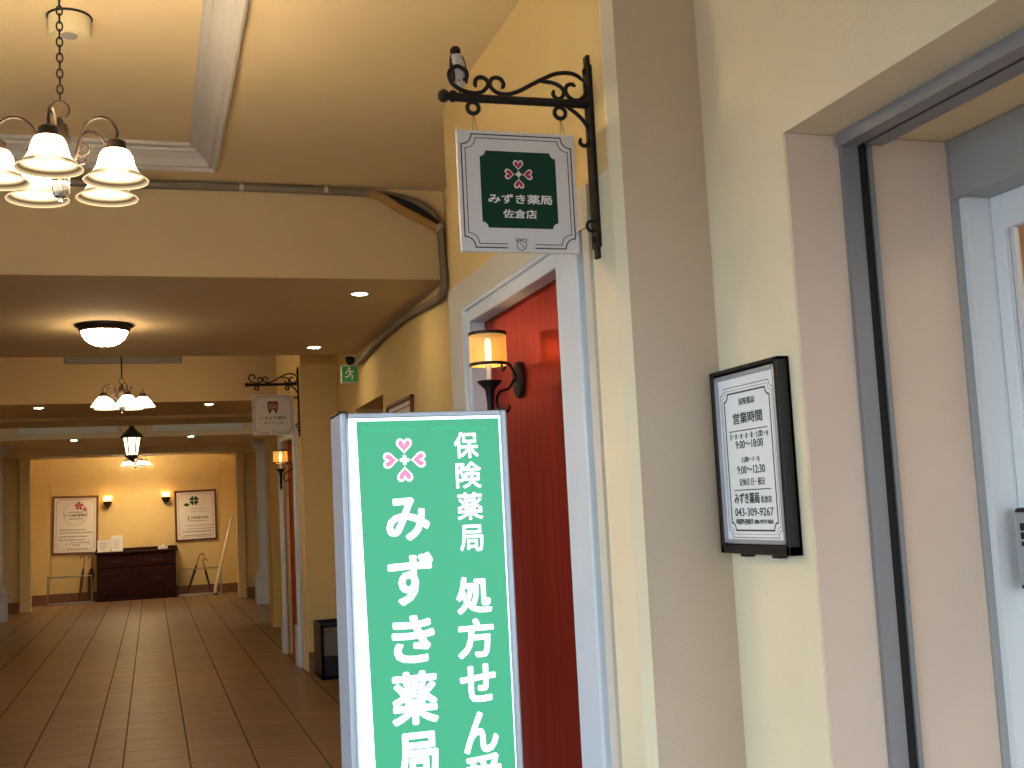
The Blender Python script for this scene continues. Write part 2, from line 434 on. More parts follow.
# pinkish returns: pier jamb and pilaster face are skins on the cream masonry
struct(MB().box(XN+0.002, 2.39, 2.922, 2.93, 0, 2.615).build('wall_right_jamb', M['wall_pink']))
pf = MB()
c = 0.03
pf.prism([(XF+c, 3.43), (XN+0.02, 3.43), (XN+0.02, 3.50), (XF+c, 3.432)], 0, ZU, 'XY')
struct(pf.build('pillar_face', M['wall_pink_shaded']))
fw = MB()
fs_ = MB().prism([(XF+c, 3.432), (XR, 3.51), (XF, 3.48), (XF, 3.432+c)], 0, ZU, 'XY').box(XF, XR, 3.48, 3.68, 0, 2.66)
fw.box(XF, XR, 3.48, 3.68, 2.66, ZU)
struct(fs_.build('wall_right_strip', M['wall_pale']))
fw.box(XF, XR+0.3, 3.68, 3.95, 0, ZU)
fw.box(XF, XR+0.3, 3.95, 5.28, 2.45, ZU)
fw.box(XF, XR+0.3, 5.28, 5.62, 0, ZU)
struct(fw.build('wall_right_facade', M['wall']))
fp = MB()
fp.box(XF-0.012, XF+0.01, 3.66, 3.95, 0, 2.66).box(XF-0.012, XF+0.01, 5.28, 5.632, 0, 2.66).box(XF-0.012, XF+0.01, 3.95, 5.28, 2.45, 2.66)
struct(fp.build('trim_1', M['surround']))

def facade_door(name, label, y0, y1, zt, y_out0, y_out1, plinth=True):
    d = bpy.data.objects.new(name, None); COL.objects.link(d); d['kind'] = 'structure'; d['label'] = label
    d.location = (XF, (y0+y1)/2, 0)
    ym = (y0+y1)/2
    MB().box(0.05, 0.08, y0-ym-0.012, y1-ym+0.02, 0, zt+0.02).build('door_panel', M['red'], d)
    cs = MB()
    wn, wf_, hh = (y0-y_out0)*0.5, (y_out1-y1)*0.5, 0.062
    cs.box(-0.028, 0.052, y0-wn-ym, y0-ym, 0, zt+hh, 0.004, 1).box(-0.028, 0.052, y1-ym, y1+wf_-ym, 0, zt+hh, 0.004, 1)
    cs.box(-0.028, 0.052, y0-ym, y1-ym, zt, zt+hh, 0.004, 1)
    cs.box(-0.040, 0.0, y_out0-ym, y0-wn-ym, 0, zt+hh+0.022, 0.010, 3).box(-0.040, 0.0, y1+wf_-ym, y_out1-ym, 0, zt+hh+0.022, 0.010, 3)
    cs.box(-0.040, 0.0, y_out0-ym, y_out1-ym, zt+hh, zt+hh+0.022, 0.010, 3)
    if plinth:
        for (a, b_) in ((y_out0-0.01, y0+0.002), (y1-0.002, y_out1+0.01)):
            cs.box(-0.055, 0.0, a-ym, b_-ym, 0, 0.42, 0.01, 2)
    cs.build('casing', M['casing'], d)
    return d
facade_door('door_1', 'red wooden door panel in a white moulded casing', 3.975, 5.205, 2.428, 3.725, 5.305)

# recessed right wall beyond the pharmacy with a doorway
rw = MB()
rw.box(XR, XR+0.35, 5.62, 9.39, 0, ZL_).box(XR, XR+0.35, 9.39, 10.75, 2.53, ZL_).box(XR, XR+0.35, 10.75, 11.82, 0, ZL_)
rw.box(XR, XR+0.35, 5.62, 7.15, ZL_, ZU).box(XR, XR+0.35, 10.5, 11.82, ZL_, ZU)
rw.box(XR, XR+0.35, 14.12, 17.5, 0, ZU)
rw.box(2.45, 2.6, 17.5, 24.1, 0, ZU)
rw.box(1.64, XR, 16.95, 17.5, 0, ZL_)
struct(rw.build('wall_right_recess', M['wall']))
struct(MB().box(XR+0.30, XR+0.34, 9.39, 10.75, 0, 2.53).build('door_2', M['wood_brown']))
db = MB()
db.box(XF, XR+0.35, 11.82, 12.5, 0, ZU).box(XF, XR+0.35, 12.5, 13.62, 2.45, ZU).box(XF, XR+0.35, 13.62, 14.12, 0, ZU)
struct(db.build('wall_right_clinic', M['wall']))
struct(MB().box(XF-0.012, XF+0.01, 12.1, 12.5, 0, 2.66).box(XF-0.012, XF+0.01, 13.62, 14.12, 0, 2.66).box(XF-0.012, XF+0.01, 12.5, 13.62, 2.45, 2.66).build('trim_2', M['surround']))
facade_door('door_3', 'faded red clinic door in a white moulded casing', 12.50, 13.62, 2.425, 12.28, 13.84)

# left wall
lw = MB()
lw.box(XL-0.3, XL, 4.2, 17.5, 0, ZU).box(XL-0.3, XL, -4.2, -2.6, 0, ZU).box(XL-0.3, XL, -2.6, 4.2, 2.75, ZU).box(-3.0, -2.85, 17.5, 24.1, 0, ZU).box(XL, -2.2, 16.95, 17.5, 0, ZL_)
struct(lw.build('wall_left', M['wall']))
struct(MB().box(-2.8, 0.3, -4.3, -4.1, 0, ZU).box(0.3, 2.6, -4.3, -4.1, 2.5, ZU).build('wall_front', M['wall_pale']))  # unseen wall behind the camera; opening shaped to let daylight onto the jamb
lf_ = MB()  # unseen dark panelling, added to darken the red door's reflection and cut bounce
for k in range(6): lf_.box(XL, XL+0.03, 4.6+k*0.98, 5.5+k*0.98, 0.08, 2.45, 0.01, 1)
struct(lf_.box(XL, XL+0.015, 4.5, 10.5, 0, 2.55).build('dark_panels_left', M['wood_dark']))

# ceilings: near bay with a coffer, low stretch, second coffered bay, lower beams, end room
CX0, CX1 = -0.98, 0.398                 # coffer in X (near one, outer edge of moulding)
def coffer_ceiling(y0, y1, cy0, cy1, x0, x1):
    b = MB()
    b.box(x0, CX0+0.02, y0, y1, ZU, ZU+0.05).box(CX1-0.02, x1, y0, y1, ZU, ZU+0.05)
    b.box(CX0+0.02, CX1-0.02, y0, cy0+0.02, ZU, ZU+0.05).box(CX0+0.02, CX1-0.02, cy1-0.02, y1, ZU, ZU+0.05)
    b.box(CX0-0.1, CX1+0.1, cy0-0.1, cy1+0.1, 3.715, 3.76)
    struct(b.build('ceiling', M['ceil']))
    prof = [(0.0, -0.030), (0.014, -0.032), (0.03, -0.014), (0.05, -0.012), (0.075, 0.035), (0.11, 0.075), (0.125, 0.08), (0.13, 0.10), (0.160, 0.105), (0.165, 0.125), (0.178, 0.15), (0.178, 0.17), (0.0, 0.17)]
    m = MB(); bm = m.bm
    cor = [(CX0, cy0, 1, 1), (CX1, cy0, -1, 1), (CX1, cy1, -1, -1), (CX0, cy1, 1, -1)]
    rings = [[bm.verts.new((x+sx*d, y+sy*d, ZU+h)) for d, h in [(d_*0.95, h_*0.72 if h_ > 0 else h_) for d_, h_ in prof]] for x, y, sx, sy in cor]
    for i in range(4):
        A, B = rings[i], rings[(i+1) % 4]
        for j in range(len(prof)):
            k = (j+1) % len(prof); bm.faces.new([A[j], A[k], B[k], B[j]])
    struct(m.build('trim_3' if y0 < 5 else 'trim_4', M['mould']))
coffer_ceiling(-4.2, 7.12, 2.2, 6.80, -2.8, 2.2)
coffer_ceiling(10.55, 14.65, 11.3, 14.42, XL-0.2, 2.2)
cb = MB()
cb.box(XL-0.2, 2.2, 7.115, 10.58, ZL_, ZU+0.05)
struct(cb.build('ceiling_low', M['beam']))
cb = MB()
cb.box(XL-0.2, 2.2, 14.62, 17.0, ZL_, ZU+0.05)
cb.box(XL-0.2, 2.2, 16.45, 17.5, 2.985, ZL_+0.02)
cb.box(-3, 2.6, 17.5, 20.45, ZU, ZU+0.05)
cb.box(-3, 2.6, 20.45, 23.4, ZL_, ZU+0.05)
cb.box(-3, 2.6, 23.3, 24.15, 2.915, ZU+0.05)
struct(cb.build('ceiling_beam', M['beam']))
struct(MB().box(-2.6, 2.1, 24.1, 26.3, 3.45, 3.5).build('ceiling_end', M['ceil']))
# panelled face of the third beam with a round medallion
tp = MB()
for a, b_ in ((-2.07, -0.53), (0.03, 1.54)):
    tp.box(a, b_, 20.425, 20.45, 3.115, 3.27, 0.008, 1)
struct(tp.build('trim_5', M['mould']))
tm = MB()
tm.lathe([(0.0, 20.43), (0.20, 20.43), (0.23, 20.41), (0.26, 20.43), (0.26, 20.45)], (MID+0.02, 0, 3.28), 28, 'Y')
struct(tm.build('trim_6', M['beam']))
# end room
ew = MB()
ew.box(-2.6, 2.1, 26.15, 26.3, 0, 3.5)
ew.box(-2.6, -2.03, 26.10, 26.16, 0, 3.5).box(1.44, 2.1, 26.10, 26.16, 0, 3.5)
ew.box(-2.6, -2.41, 24.1, 26.2, 0, 3.5).box(1.82, 2.1, 24.1, 26.2, 0, 3.5)
struct(ew.build('wall_back', M['wall']))
pw = MB()
pw.box(-3.0, -2.22, 24.0, 24.12, 0, 2.93).box(1.79, 2.6, 24.0, 24.12, 0, 2.93)
pw.box(-2.41, -2.21, 23.88, 24.10, 0, 2.93, 0.01, 1).box(1.64, 1.80, 23.88, 24.10, 0, 2.93, 0.01, 1)
struct(pw.build('wall_back_opening', M['wall']))
bb = MB()
bb.box(-2.03, 1.44, 26.125, 26.15, 0, 0.20, 0.006, 1).box(-2.41, -2.03, 26.075, 26.10, 0, 0.20, 0.006, 1).box(1.44, 1.82, 26.075, 26.10, 0, 0.20, 0.006, 1)
bb.box(-2.9, -2.42, 23.975, 24.0, 0, 0.20).box(1.81, 2.5, 23.975, 24.0, 0, 0.20)
struct(bb.build('baseboard_back', M['wood_brown']))
bs = MB()
bs.box(XF-0.0, XR, 11.80, 11.82, 0, 0.2).box(XR-0.02, XR, 5.64, 9.39, 0, 0.2).box(XR-0.02, XR, 10.75, 11.8, 0, 0.2)
struct(bs.build('baseboard_right', M['wood_brown']))
bs = MB().box(XL, XL+0.02, 7.1, 16.95, 0, 0.2)
struct(bs.build('baseboard_left', M['wood_brown']))

# shop opening: shutter rail, aluminium door frame, glazed leaf, shop behind
rail = MB()
rail.box(1.998, 2.046, 2.904, 2.922, 0, 2.60).box(2.046, 2.060, 2.912, 2.922, 0, 2.60).box(2.090, 2.106, 2.906, 2.922, 0, 2.60)
rail.box(1.985, 2.040, -2.0, 2.90, 2.575, 2.617).box(2.075, 2.14, -2.0, 2.90, 2.585, 2.617)
for z in (0.6, 1.15, 1.72, 2.25): rail.lathe([(0.004, 2.904), (0.004, 2.901), (0.0, 2.900)], (2.024, 0, z), 10, 'Y')
struct(rail.build('trim_7', M['track']))
struct(MB().box(2.060, 2.090, 2.914, 2.922, 0, 2.60).box(2.04, 2.075, -2.0, 2.91, 2.612, 2.618).build('trim_8', M['black']))
struct(MB().box(2.0, 3.2, -2.0, 3.43, 2.618, 2.75).build('ceiling_opening', M['ceil']))
wf = MB()
wf.box(2.385, 2.412, 2.912, 2.93, 0, 2.617)
wf.box(2.387, 2.55, -2.0, 2.925, 2.43, 2.617, 0.004, 1)
struct(wf.build('window_1', M['alu_grey']))
struct(MB().box(2.41, 2.56, 2.885, 2.93, 0, 2.43).build('window_2', M['alu_white']))
dl = bpy.data.objects.new('door_4', None); COL.objects.link(dl); dl['kind'] = 'structure'; dl['label'] = 'glazed aluminium shop door'
dl.location = (2.50, 2.884, 0)
lf = MB()
lf.box(0, 0.04, -0.050, 0.0, 0.02, 2.43, 0.003, 1).box(0, 0.04, -1.0, -0.95, 0.02, 2.43, 0.003, 1)
lf.box(0, 0.04, -0.95, -0.050, 2.32, 2.43, 0.003, 1).box(0, 0.04, -0.95, -0.050, 0.02, 0.25, 0.003, 1)
lf.build('leaf_frame', M['alu_white'], dl)
lb = MB()
lb.box(0.008, 0.03, -0.060, -0.050, 0.25, 2.32).box(0.012, 0.03, -0.078, -0.062, 0.25, 2.32).box(0.008, 0.03, -0.95, -0.94, 0.25, 2.32)
lb.build('glazing_bead', M['signwhite'], dl)
MB().box(0.018, 0.024, -0.95, -0.050, 0.25, 2.32).build('pane', M['glass'], dl)
hp = MB().box(-0.050, 0.0, -0.150, -0.034, 1.232, 1.472, 0.010, 2).build('handle_plate', M['blackframe'], dl)
MB().box(-0.052, -0.049, -0.142, -0.042, 1.245, 1.459, 0.004, 1).build('plate_face', M['alu_grey'], hp)
mk = MB()
for (h0, h1) in ((1.380, 1.400), (1.405, 1.427), (1.360, 1.373)): mk.box(-0.0532, -0.052, -0.082, -0.060, h0, h1)
for z in (1.325, 1.30): mk.lathe([(0.004, -0.0532), (0.004, -0.052)], (0, -0.07, z), 10, 'X')
mk.box(-0.0532, -0.052, -0.080, -0.076, 1.250, 1.285)
mk.build('plate_marks', M['black'], hp)
sw = MB()
sw.box(4.2, 4.3, -2, 4.5, 0, 2.75).box(2.1, 4.3, 3.9, 4.0, 0, 2.75)
struct(sw.build('wall_shop', M['shopwall']))
struct(MB().box(3.2, 4.3, -2, 4, 2.70, 2.75).build('ceiling_shop', M['ceil']))
struct(MB().box(2.7, 4.3, -2, 4, -0.05, 0.0).build('floor_shop', M['shopwall']))

# ---------------------------------------------------------------- lamps
# unseen fill lamp, added to warm the shop behind the glass
t = thing('shop_fill_lamp', 'added warm fill globe, unseen inside the shop behind the glass door', 'ceiling light', (3.4, 2.2, 2.70))
MB().lathe([(0.06, 0), (0.06, -0.02), (0.02, -0.03), (0.02, -0.06), (0.0, -0.06)], n=20).build('base', M['steel'], t, smooth=40)
MB().lathe([(0.03, -0.05), (0.10, -0.09), (0.13, -0.16), (0.10, -0.23), (0.0, -0.27)], n=24).build('globe', emit('shop_fill_glow', (1.0, 0.80, 0.55), 22), t, smooth=60)
SH_Z0, SH_Z1 = -0.235, -0.11
M['shade'] = shade_mat('lit_frosted_glass', -0.248, -0.133, ((0, 1.6), (0.05, 0.75), (0.2, 1.0), (0.38, 12), (0.5, 150), (0.75, 150), (0.9, 20), (1, 1.0)))
M['shade_dim'] = shade_mat('lit_frosted_glass_soft', -0.248, -0.133, ((0, 3), (0.05, 2), (0.2, 5), (0.38, 18), (0.5, 42), (0.75, 42), (0.9, 8), (1, 2.0)))
M['bulb_dim'] = emit('bulb_glow_soft', WARM, 14*LAMP)
M['bulb'] = emit('bulb_glow', WARM, 40*LAMP)
M['bowl'] = emit('lit_white_bowl', (1.0, 0.74, 0.42), 18*LAMP)
M['down'] = emit('lit_downlight_lens', (1.0, 0.76, 0.44), 62*LAMP)
M['amber'] = emit('lit_amber_shade', (1.0, 0.50, 0.10), 0.42, (0.60, 0.40, 0.15))
_t = M['amber'].node_tree; _tr = _t.nodes.new('ShaderNodeBsdfTransparent'); _tr.inputs[0].default_value = (1.0, 0.72, 0.35, 1); _mx = _t.nodes.new('ShaderNodeMixShader'); _mx.inputs[0].default_value = 0.22
_t.links.new(_t.nodes['Principled BSDF'].outputs[0], _mx.inputs[1]); _t.links.new(_tr.outputs[0], _mx.inputs[2]); _t.links.new(_mx.outputs[0], _t.nodes['Material Output'].inputs['Surface'])
M['amber_core'] = emit('lamp_tube_glow', (1.0, 0.66, 0.30), 16*LAMP)
M['amber_cup'] = emit('lit_amber_glass_cup', (1.0, 0.50, 0.12), 3.0*LAMP, (0.7, 0.4, 0.1))
M['lantern'] = emit('lit_lantern_glass', (1.0, 0.78, 0.45), 1.5*LAMP)

def chain_links(mb, z0, z1, ln=0.036, wd=0.010, r=0.0031):
    n = max(1, int((z1-z0)/(ln*0.8))); st = (z1-z0)/n
    for i in range(n):
        zc = z0+st*(i+0.5); pts = []
        for k in range(14):
            a = 2*PI*k/14; u = wd*math.cos(a); v = ln/2*math.sin(a)
            pts.append((u, 0, zc+v) if i % 2 else (0, u, zc+v))
        mb.tube(pts, r, 6, closed=True)

def chandelier(loc, ztop, angles, label):
    """origin at the bottom of the chain ring; chain runs up to ztop"""
    t = thing('chandelier', label, 'chandelier', loc, 0, 'five-light chandeliers along the corridor')
    H = ztop-loc[2]
    m = MB(); chain_links(m, 0.062, H-0.03); m.build('chain', M['bronze'], t, smooth=60)
    MB().lathe([(0.055, H), (0.055, H-0.012), (0.03, H-0.03), (0.01, H-0.035), (0.0, H-0.035)], n=20).build('canopy', M['bronze'], t, smooth=40)
    MB().tube([(0.031*math.cos(a), 0, 0.031+0.031*math.sin(a)) for a in [2*PI*k/20 for k in range(20)]], 0.0035, 8, closed=True).build('ring', M['bronze'], t, smooth=60)
    MB().lathe([(0.0, 0.002), (0.008, 0.0), (0.012, -0.010), (0.009, -0.014), (0.022, -0.022), (0.028, -0.038), (0.030, -0.06), (0.034, -0.065), (0.034, -0.09),
                (0.026, -0.105), (0.020, -0.13), (0.024, -0.16), (0.030, -0.19), (0.030, -0.225), (0.026, -0.228)], n=20).build('body', M['bronze'], t, smooth=35)
    MB().lathe([(0.026, -0.228), (0.030, -0.231), (0.030, -0.268), (0.026, -0.275), (0.022, -0.283), (0.008, -0.288), (0.006, -0.296), (0.008, -0.302), (0.0, -0.309)], n=20).build('bottom_cup', M['steel'], t, smooth=35)
    for ad in angles:
        a = math.radians(ad); ca, sa = math.cos(a), math.sin(a); R_ = 0.207
        def P(r, z): return (r*ca, r*sa, z)
        am = MB()
        am.tube(spline([P(0.03, -0.165), P(0.055, -0.150), P(0.072, -0.105), P(0.084, -0.055), P(0.112, -0.020), P(0.155, -0.012), P(0.192, -0.032), P(0.213, -0.070), P(R_, -0.10)], 5), 0.0055, 8)
        am.tube(spline([P(0.065, -0.130), P(0.085, -0.143), P(0.105, -0.135), P(0.108, -0.117), P(0.096, -0.109), P(0.088, -0.118)], 5), 0.004, 6)
        arm = am.build('arm', M['bronze'], t, smooth=60)
        MB().lathe([(0.0, -0.094), (0.020, -0.096), (0.033, -0.106), (0.036, -0.124), (0.040, -0.136), (0.036, -0.138)], P(R_, 0), 20).build('shade_holder', M['bronze'], arm, smooth=35)
        prof = [(0.034, -0.133), (0.045, -0.139), (0.053, -0.154), (0.059, -0.176), (0.066, -0.198), (0.080, -0.218), (0.099, -0.234), (0.110, -0.243), (0.108, -0.247)]
        sh = MB().lathe(prof, P(R_, 0), 24, cap=False).build('shade', M['shade'], t, smooth=60)
        MB().lathe([(0.0, -0.140), (0.012, -0.145), (0.014, -0.165), (0.026, -0.188), (0.029, -0.206), (0.020, -0.226), (0.0, -0.232)], P(R_, 0), 12).build('bulb', M['bulb'], sh, smooth=60)
    return t

ch_loc = [(-0.285, 4.2, 2.985), (-0.275, 12.6, 3.02), (-0.295, 24.95, 2.99)]
CH1 = chandelier(ch_loc[0], 3.715, (-96, -26, 44, 116, 188), 'nearest chandelier with five lit bell shades hanging at the upper left')
CONE = None
def rechain(t, H):
    """the two farther chandeliers hang on straight stems and have plainer cone shades"""
    for ch in list(t.children):
        if ch.name.split('.')[0] in ('chain', 'canopy'): bpy.data.objects.remove(ch)
    MB().tube([(0, 0, 0.058), (0, 0, H-0.01)], 0.008, 8).build('stem', M['bronze'], t, smooth=60)
    MB().lathe([(0.055, H), (0.055, H-0.012), (0.03, H-0.03), (0.01, H-0.035), (0.0, H-0.035)], n=20).build('canopy', M['bronze'], t, smooth=40)
    k = 0
    for ch in [c_ for c_ in t.children if c_.name.split('.')[0] == 'shade']:
        vs_ = [v.co for v in ch.data.vertices]; cx_ = sum(v.x for v in vs_)/len(vs_); cy_ = sum(v.y for v in vs_)/len(vs_)
        tmp = MB().lathe([(0.034, -0.133), (0.046, -0.140), (0.086, -0.192), (0.128, -0.240), (0.126, -0.246)], (cx_, cy_, 0), 24, cap=False).build('cone', M['shade'], None, smooth=60)
        ch.data = tmp.data; bpy.data.objects.remove(tmp)
CH2 = dup(CH1, ch_loc[1], math.radians(22), 'middle chandelier hanging beyond the flush dome light')
rechain(CH2, 3.715-ch_loc[1][2])
def relamp(t, ms, mb_):
    for ch in t.children_recursive:
        k = ch.name.split('.')[0]
        if k in ('shade', 'bulb'):
            ch.data = ch.data.copy(); ch.data.materials[0] = ms if k == 'shade' else mb_
relamp(CH2, M['shade_dim'], M['bulb_dim'])
CH3 = dup(CH1, ch_loc[2], math.radians(40), 'farthest small chandelier hanging in front of the end wall')
rechain(CH3, 3.45-ch_loc[2][2])

# round ceiling fixture beside the chain
t = thing('ceiling_sensor', 'cream round ceiling fixture behind the nearest chandelier chain', 'ceiling fixture', (-0.30, 5.02, 3.715))
MB().lathe([(0.090, 0), (0.094, -0.006), (0.090, -0.010)], n=32).build('base_ring', M['bronze'], t, smooth=40)
MB().lathe([(0.087, -0.008), (0.087, -0.080), (0.080, -0.092), (0.0, -0.094)], n=32).build('housing', M['fixture'], t, smooth=40)
MB().lathe([(0.034, -0.093), (0.032, -0.098), (0.0, -0.100)], (0.0, -0.02, 0), n=20).build('lens', M['alu_grey'], t, smooth=40)

# far coffer moulding, stood in for by an added ridged strip on the beam
t = thing('coffer_strip', 'long grey moulding strip high on the beam face behind the middle chandelier', 'moulding', (-0.29, 14.62, 3.545))
MB().box(-0.68, 0.68, -0.03, 0, -0.04, 0.045, 0.006, 1).build('frame', M['track'], t)
vs_ = MB()
for k in range(3): vs_.box(-0.65, 0.65, -0.036, -0.028, -0.026+k*0.024, -0.018+k*0.024)
vs_.build('strip_ridges', M['alu_grey'], t)

# flush dome light
t = thing('dome_light', 'lit white bowl ceiling light with a bronze rim on the low ceiling', 'ceiling light', (-0.31, 8.9, 3.03))
MB().lathe([(0.20, 0), (0.208, -0.004), (0.205, -0.012), (0.185, -0.022), (0.178, -0.045), (0.168, -0.052), (0.16, -0.05)], n=36).build('rim', M['bronze'], t, smooth=35)
MB().lathe([(0.166, -0.048), (0.158, -0.075), (0.140, -0.105), (0.110, -0.132), (0.07, -0.15), (0.03, -0.158), (0.0, -0.159)], n=32).build('bowl', M['bowl'], t, smooth=60)
MB().lathe([(0.018, -0.157), (0.014, -0.165), (0.006, -0.168), (0.007, -0.176), (0.0, -0.180)], n=14).build('finial', M['bronze'], t, smooth=40)

# downlights
def downlight(loc, label):
    t = thing('downlight', label, 'downlight', loc, 0, 'recessed downlights')
    MB().lathe([(0.050, 0.0), (0.072, 0.0), (0.072, -0.004), (0.052, -0.006), (0.050, -0.003)], n=28, cap=False).build('trim_ring', M['white'], t, smooth=40)
    MB().lathe([(0.051, -0.003), (0.040, -0.005), (0.0, -0.006)], n=24).build('lens', M['down'], t, smooth=60)
    return t
D1 = downlight((1.365, 7.6, ZL_), 'round lit downlight nearest the conduit bend on the low ceiling')
dup(D1, (1.388, 10.08, ZL_), 0, 'round lit downlight near the green exit sign')
dup(D1, (-1.29, 15.05, ZL_), 0, 'lit downlight on the dark beam left of the middle chandelier')
dup(D1, (0.718, 15.0, ZL_), 0, 'lit downlight on the dark beam right of the middle chandelier')
dup(D1, (-1.235, 20.75, ZL_), 0, 'farther lit downlight left of the hanging lantern')
dup(D1, (0.67, 20.6, ZL_), 0, 'farther lit downlight right of the hanging lantern')

# lantern
t = thing('hanging_lantern', 'dark hanging lantern with lit glass sides in front of the end room', 'lantern', (-0.275, 19.0, 2.52))
MB().tube([(0, 0, 0.62), (0, 0, 1.10)], 0.007, 8).lathe([(0.05, 1.10), (0.05, 1.085), (0.0, 1.07)], n=16).build('rod', M['bronze'], t, smooth=40)
MB().lathe([(0.172, 0.395), (0.178, 0.41), (0.140, 0.455), (0.085, 0.505), (0.045, 0.555), (0.03, 0.59), (0.014, 0.61), (0.018, 0.64), (0.0, 0.67)], n=6).build('roof', M['bronze'], t)
g_ = MB().lathe([(0.085, 0.12), (0.130, 0.395)], n=6, cap=False).build('glass', M['lantern'], t)
fr = MB()
for k in range(6):
    a = 2*PI*k/6; fr.tube([(0.087*math.cos(a), 0.087*math.sin(a), 0.11), (0.133*math.cos(a), 0.133*math.sin(a), 0.40)], 0.010, 6)
fr.lathe([(0.105, 0.125), (0.105, 0.10), (0.05, 0.07), (0.03, 0.05), (0.035, 0.03), (0.012, 0.015), (0.0, 0.0)], n=12)
fr.build('frame', M['bronze'], t)

# end wall sconces
def cup_sconce(loc, label):
    t = thing('cup_sconce', label, 'wall lamp', loc, 0, 'amber cup sconces on the end wall')
    MB().lathe([(0.0, -0.02), (0.05, -0.018), (0.055, 0.0)], (0, 0, -0.05), 16, 'Y').build('backplate', M['bronze'], t, smooth=40)
    MB().tube(spline([(0, -0.01, -0.05), (0, -0.06, -0.10), (0, -0.10, -0.09), (0, -0.11, -0.05)], 5), 0.010, 8).lathe([(0.0, -0.14), (0.018, -0.13), (0.02, -0.10), (0.05, -0.08), (0.085, -0.02), (0.09, 0.03), (0.08, 0.03), (0.0, -0.02)], (0, -0.11, 0), 18).build('cup', M['bronze'], t, smooth=40)
    MB().lathe([(0.05, -0.02), (0.08, 0.03), (0.082, 0.10), (0.088, 0.13), (0.084, 0.13), (0.076, 0.03)], (0, -0.11, 0), 18, cap=False).build('glass', M['amber_cup'], t, smooth=60)
    return t
SC = cup_sconce((-0.885, 26.15, 2.06), 'left wall sconce beside the red blossom poster on the end wall')
dup(SC, (0.30, 26.15, 2.10), 0, 'right wall sconce beside the clover poster on the end wall')

# door sconces with drum shades; origin on the door panel at the backplate centre, projecting to -X
def drum_sconce(loc, label, yo):
    t = thing('drum_sconce', label, 'wall lamp', loc, 0, 'drum shade sconces on the red doors')
    bp_ = MB().lathe([(0.072, 0.0), (0.075, -0.008), (0.070, -0.018), (0.055, -0.020), (0.0, -0.020)], (0, 0, 0), 32, 'X')
    for v in bp_.bm.verts: v.co.z *= 1.08; v.co.y *= 0.85
    bp_.build('backplate', M['iron'], t, smooth=40)
    ax = -0.166                      # shade axis
    am = MB()
    am.tube(spline([(ax+0.085, yo*0.6, 0.048), (ax+0.068, yo*0.65, 0.035), (ax+0.070, yo*0.6, 0.060), (ax+0.098, yo*0.5, 0.068), (ax+0.122, yo*0.35, 0.045), (-0.018, 0, 0.010)], 6), 0.0058, 8)
    am.tube(spline([(-0.018, 0, 0.0), (ax+0.130, yo*0.2, -0.005), (ax+0.10, yo*0.4, -0.040), (ax+0.055, yo*0.7, -0.055), (ax+0.032, yo*0.9, -0.085), (ax+0.030, yo, -0.120), (ax+0.050, yo, -0.145), (ax+0.080, yo*0.9, -0.138), (ax+0.088, yo*0.9, -0.118)], 6), 0.0062, 8)
    am.build('arm', M['iron'], t, smooth=60)
    MB().lathe([(0.0, -0.22), (0.010, -0.215), (0.014, -0.20), (0.012, -0.18), (0.016, -0.13), (0.014, -0.09), (0.020, -0.03), (0.050, 0.0), (0.053, 0.006), (0.046, 0.008), (0.018, 0.004), (0.0, 0.004)], (ax, yo, -0.02), 24).build('stem_cup', M['iron'], t, smooth=40)
    MB().lathe([(0.011, -0.02), (0.011, 0.055), (0.0, 0.055)], (ax, yo, 0.0), 16).build('candle_sleeve', M['signwhite'], t, smooth=40)
    sh = MB().lathe([(0.078, 0.052), (0.078, 0.182)], (ax, yo, 0), 36, cap=False).build('shade', M['amber'], t, smooth=60)
    for z in (0.050, 0.180):
        MB().lathe([(0.0775, z-0.001), (0.082, z), (0.082, z+0.012), (0.0775, z+0.013)], (ax, yo, 0), 36, cap=False).build('shade_rim', M['bronze'], sh, smooth=50)
    MB().lathe([(0.0, 0.06), (0.012, 0.065), (0.013, 0.15), (0.008, 0.165), (0.0, 0.168)], (ax, yo, 0), 12).build('bulb', M['amber_core'], t, smooth=60)
    return t
DS = drum_sconce((1.53, 4.70, 2.092), 'amber drum shade sconce on the near red door above the lit sign', -0.09)
dup(DS, (1.53, 12.95, 2.10), 0, 'amber drum shade sconce on the far red door below the tooth sign')

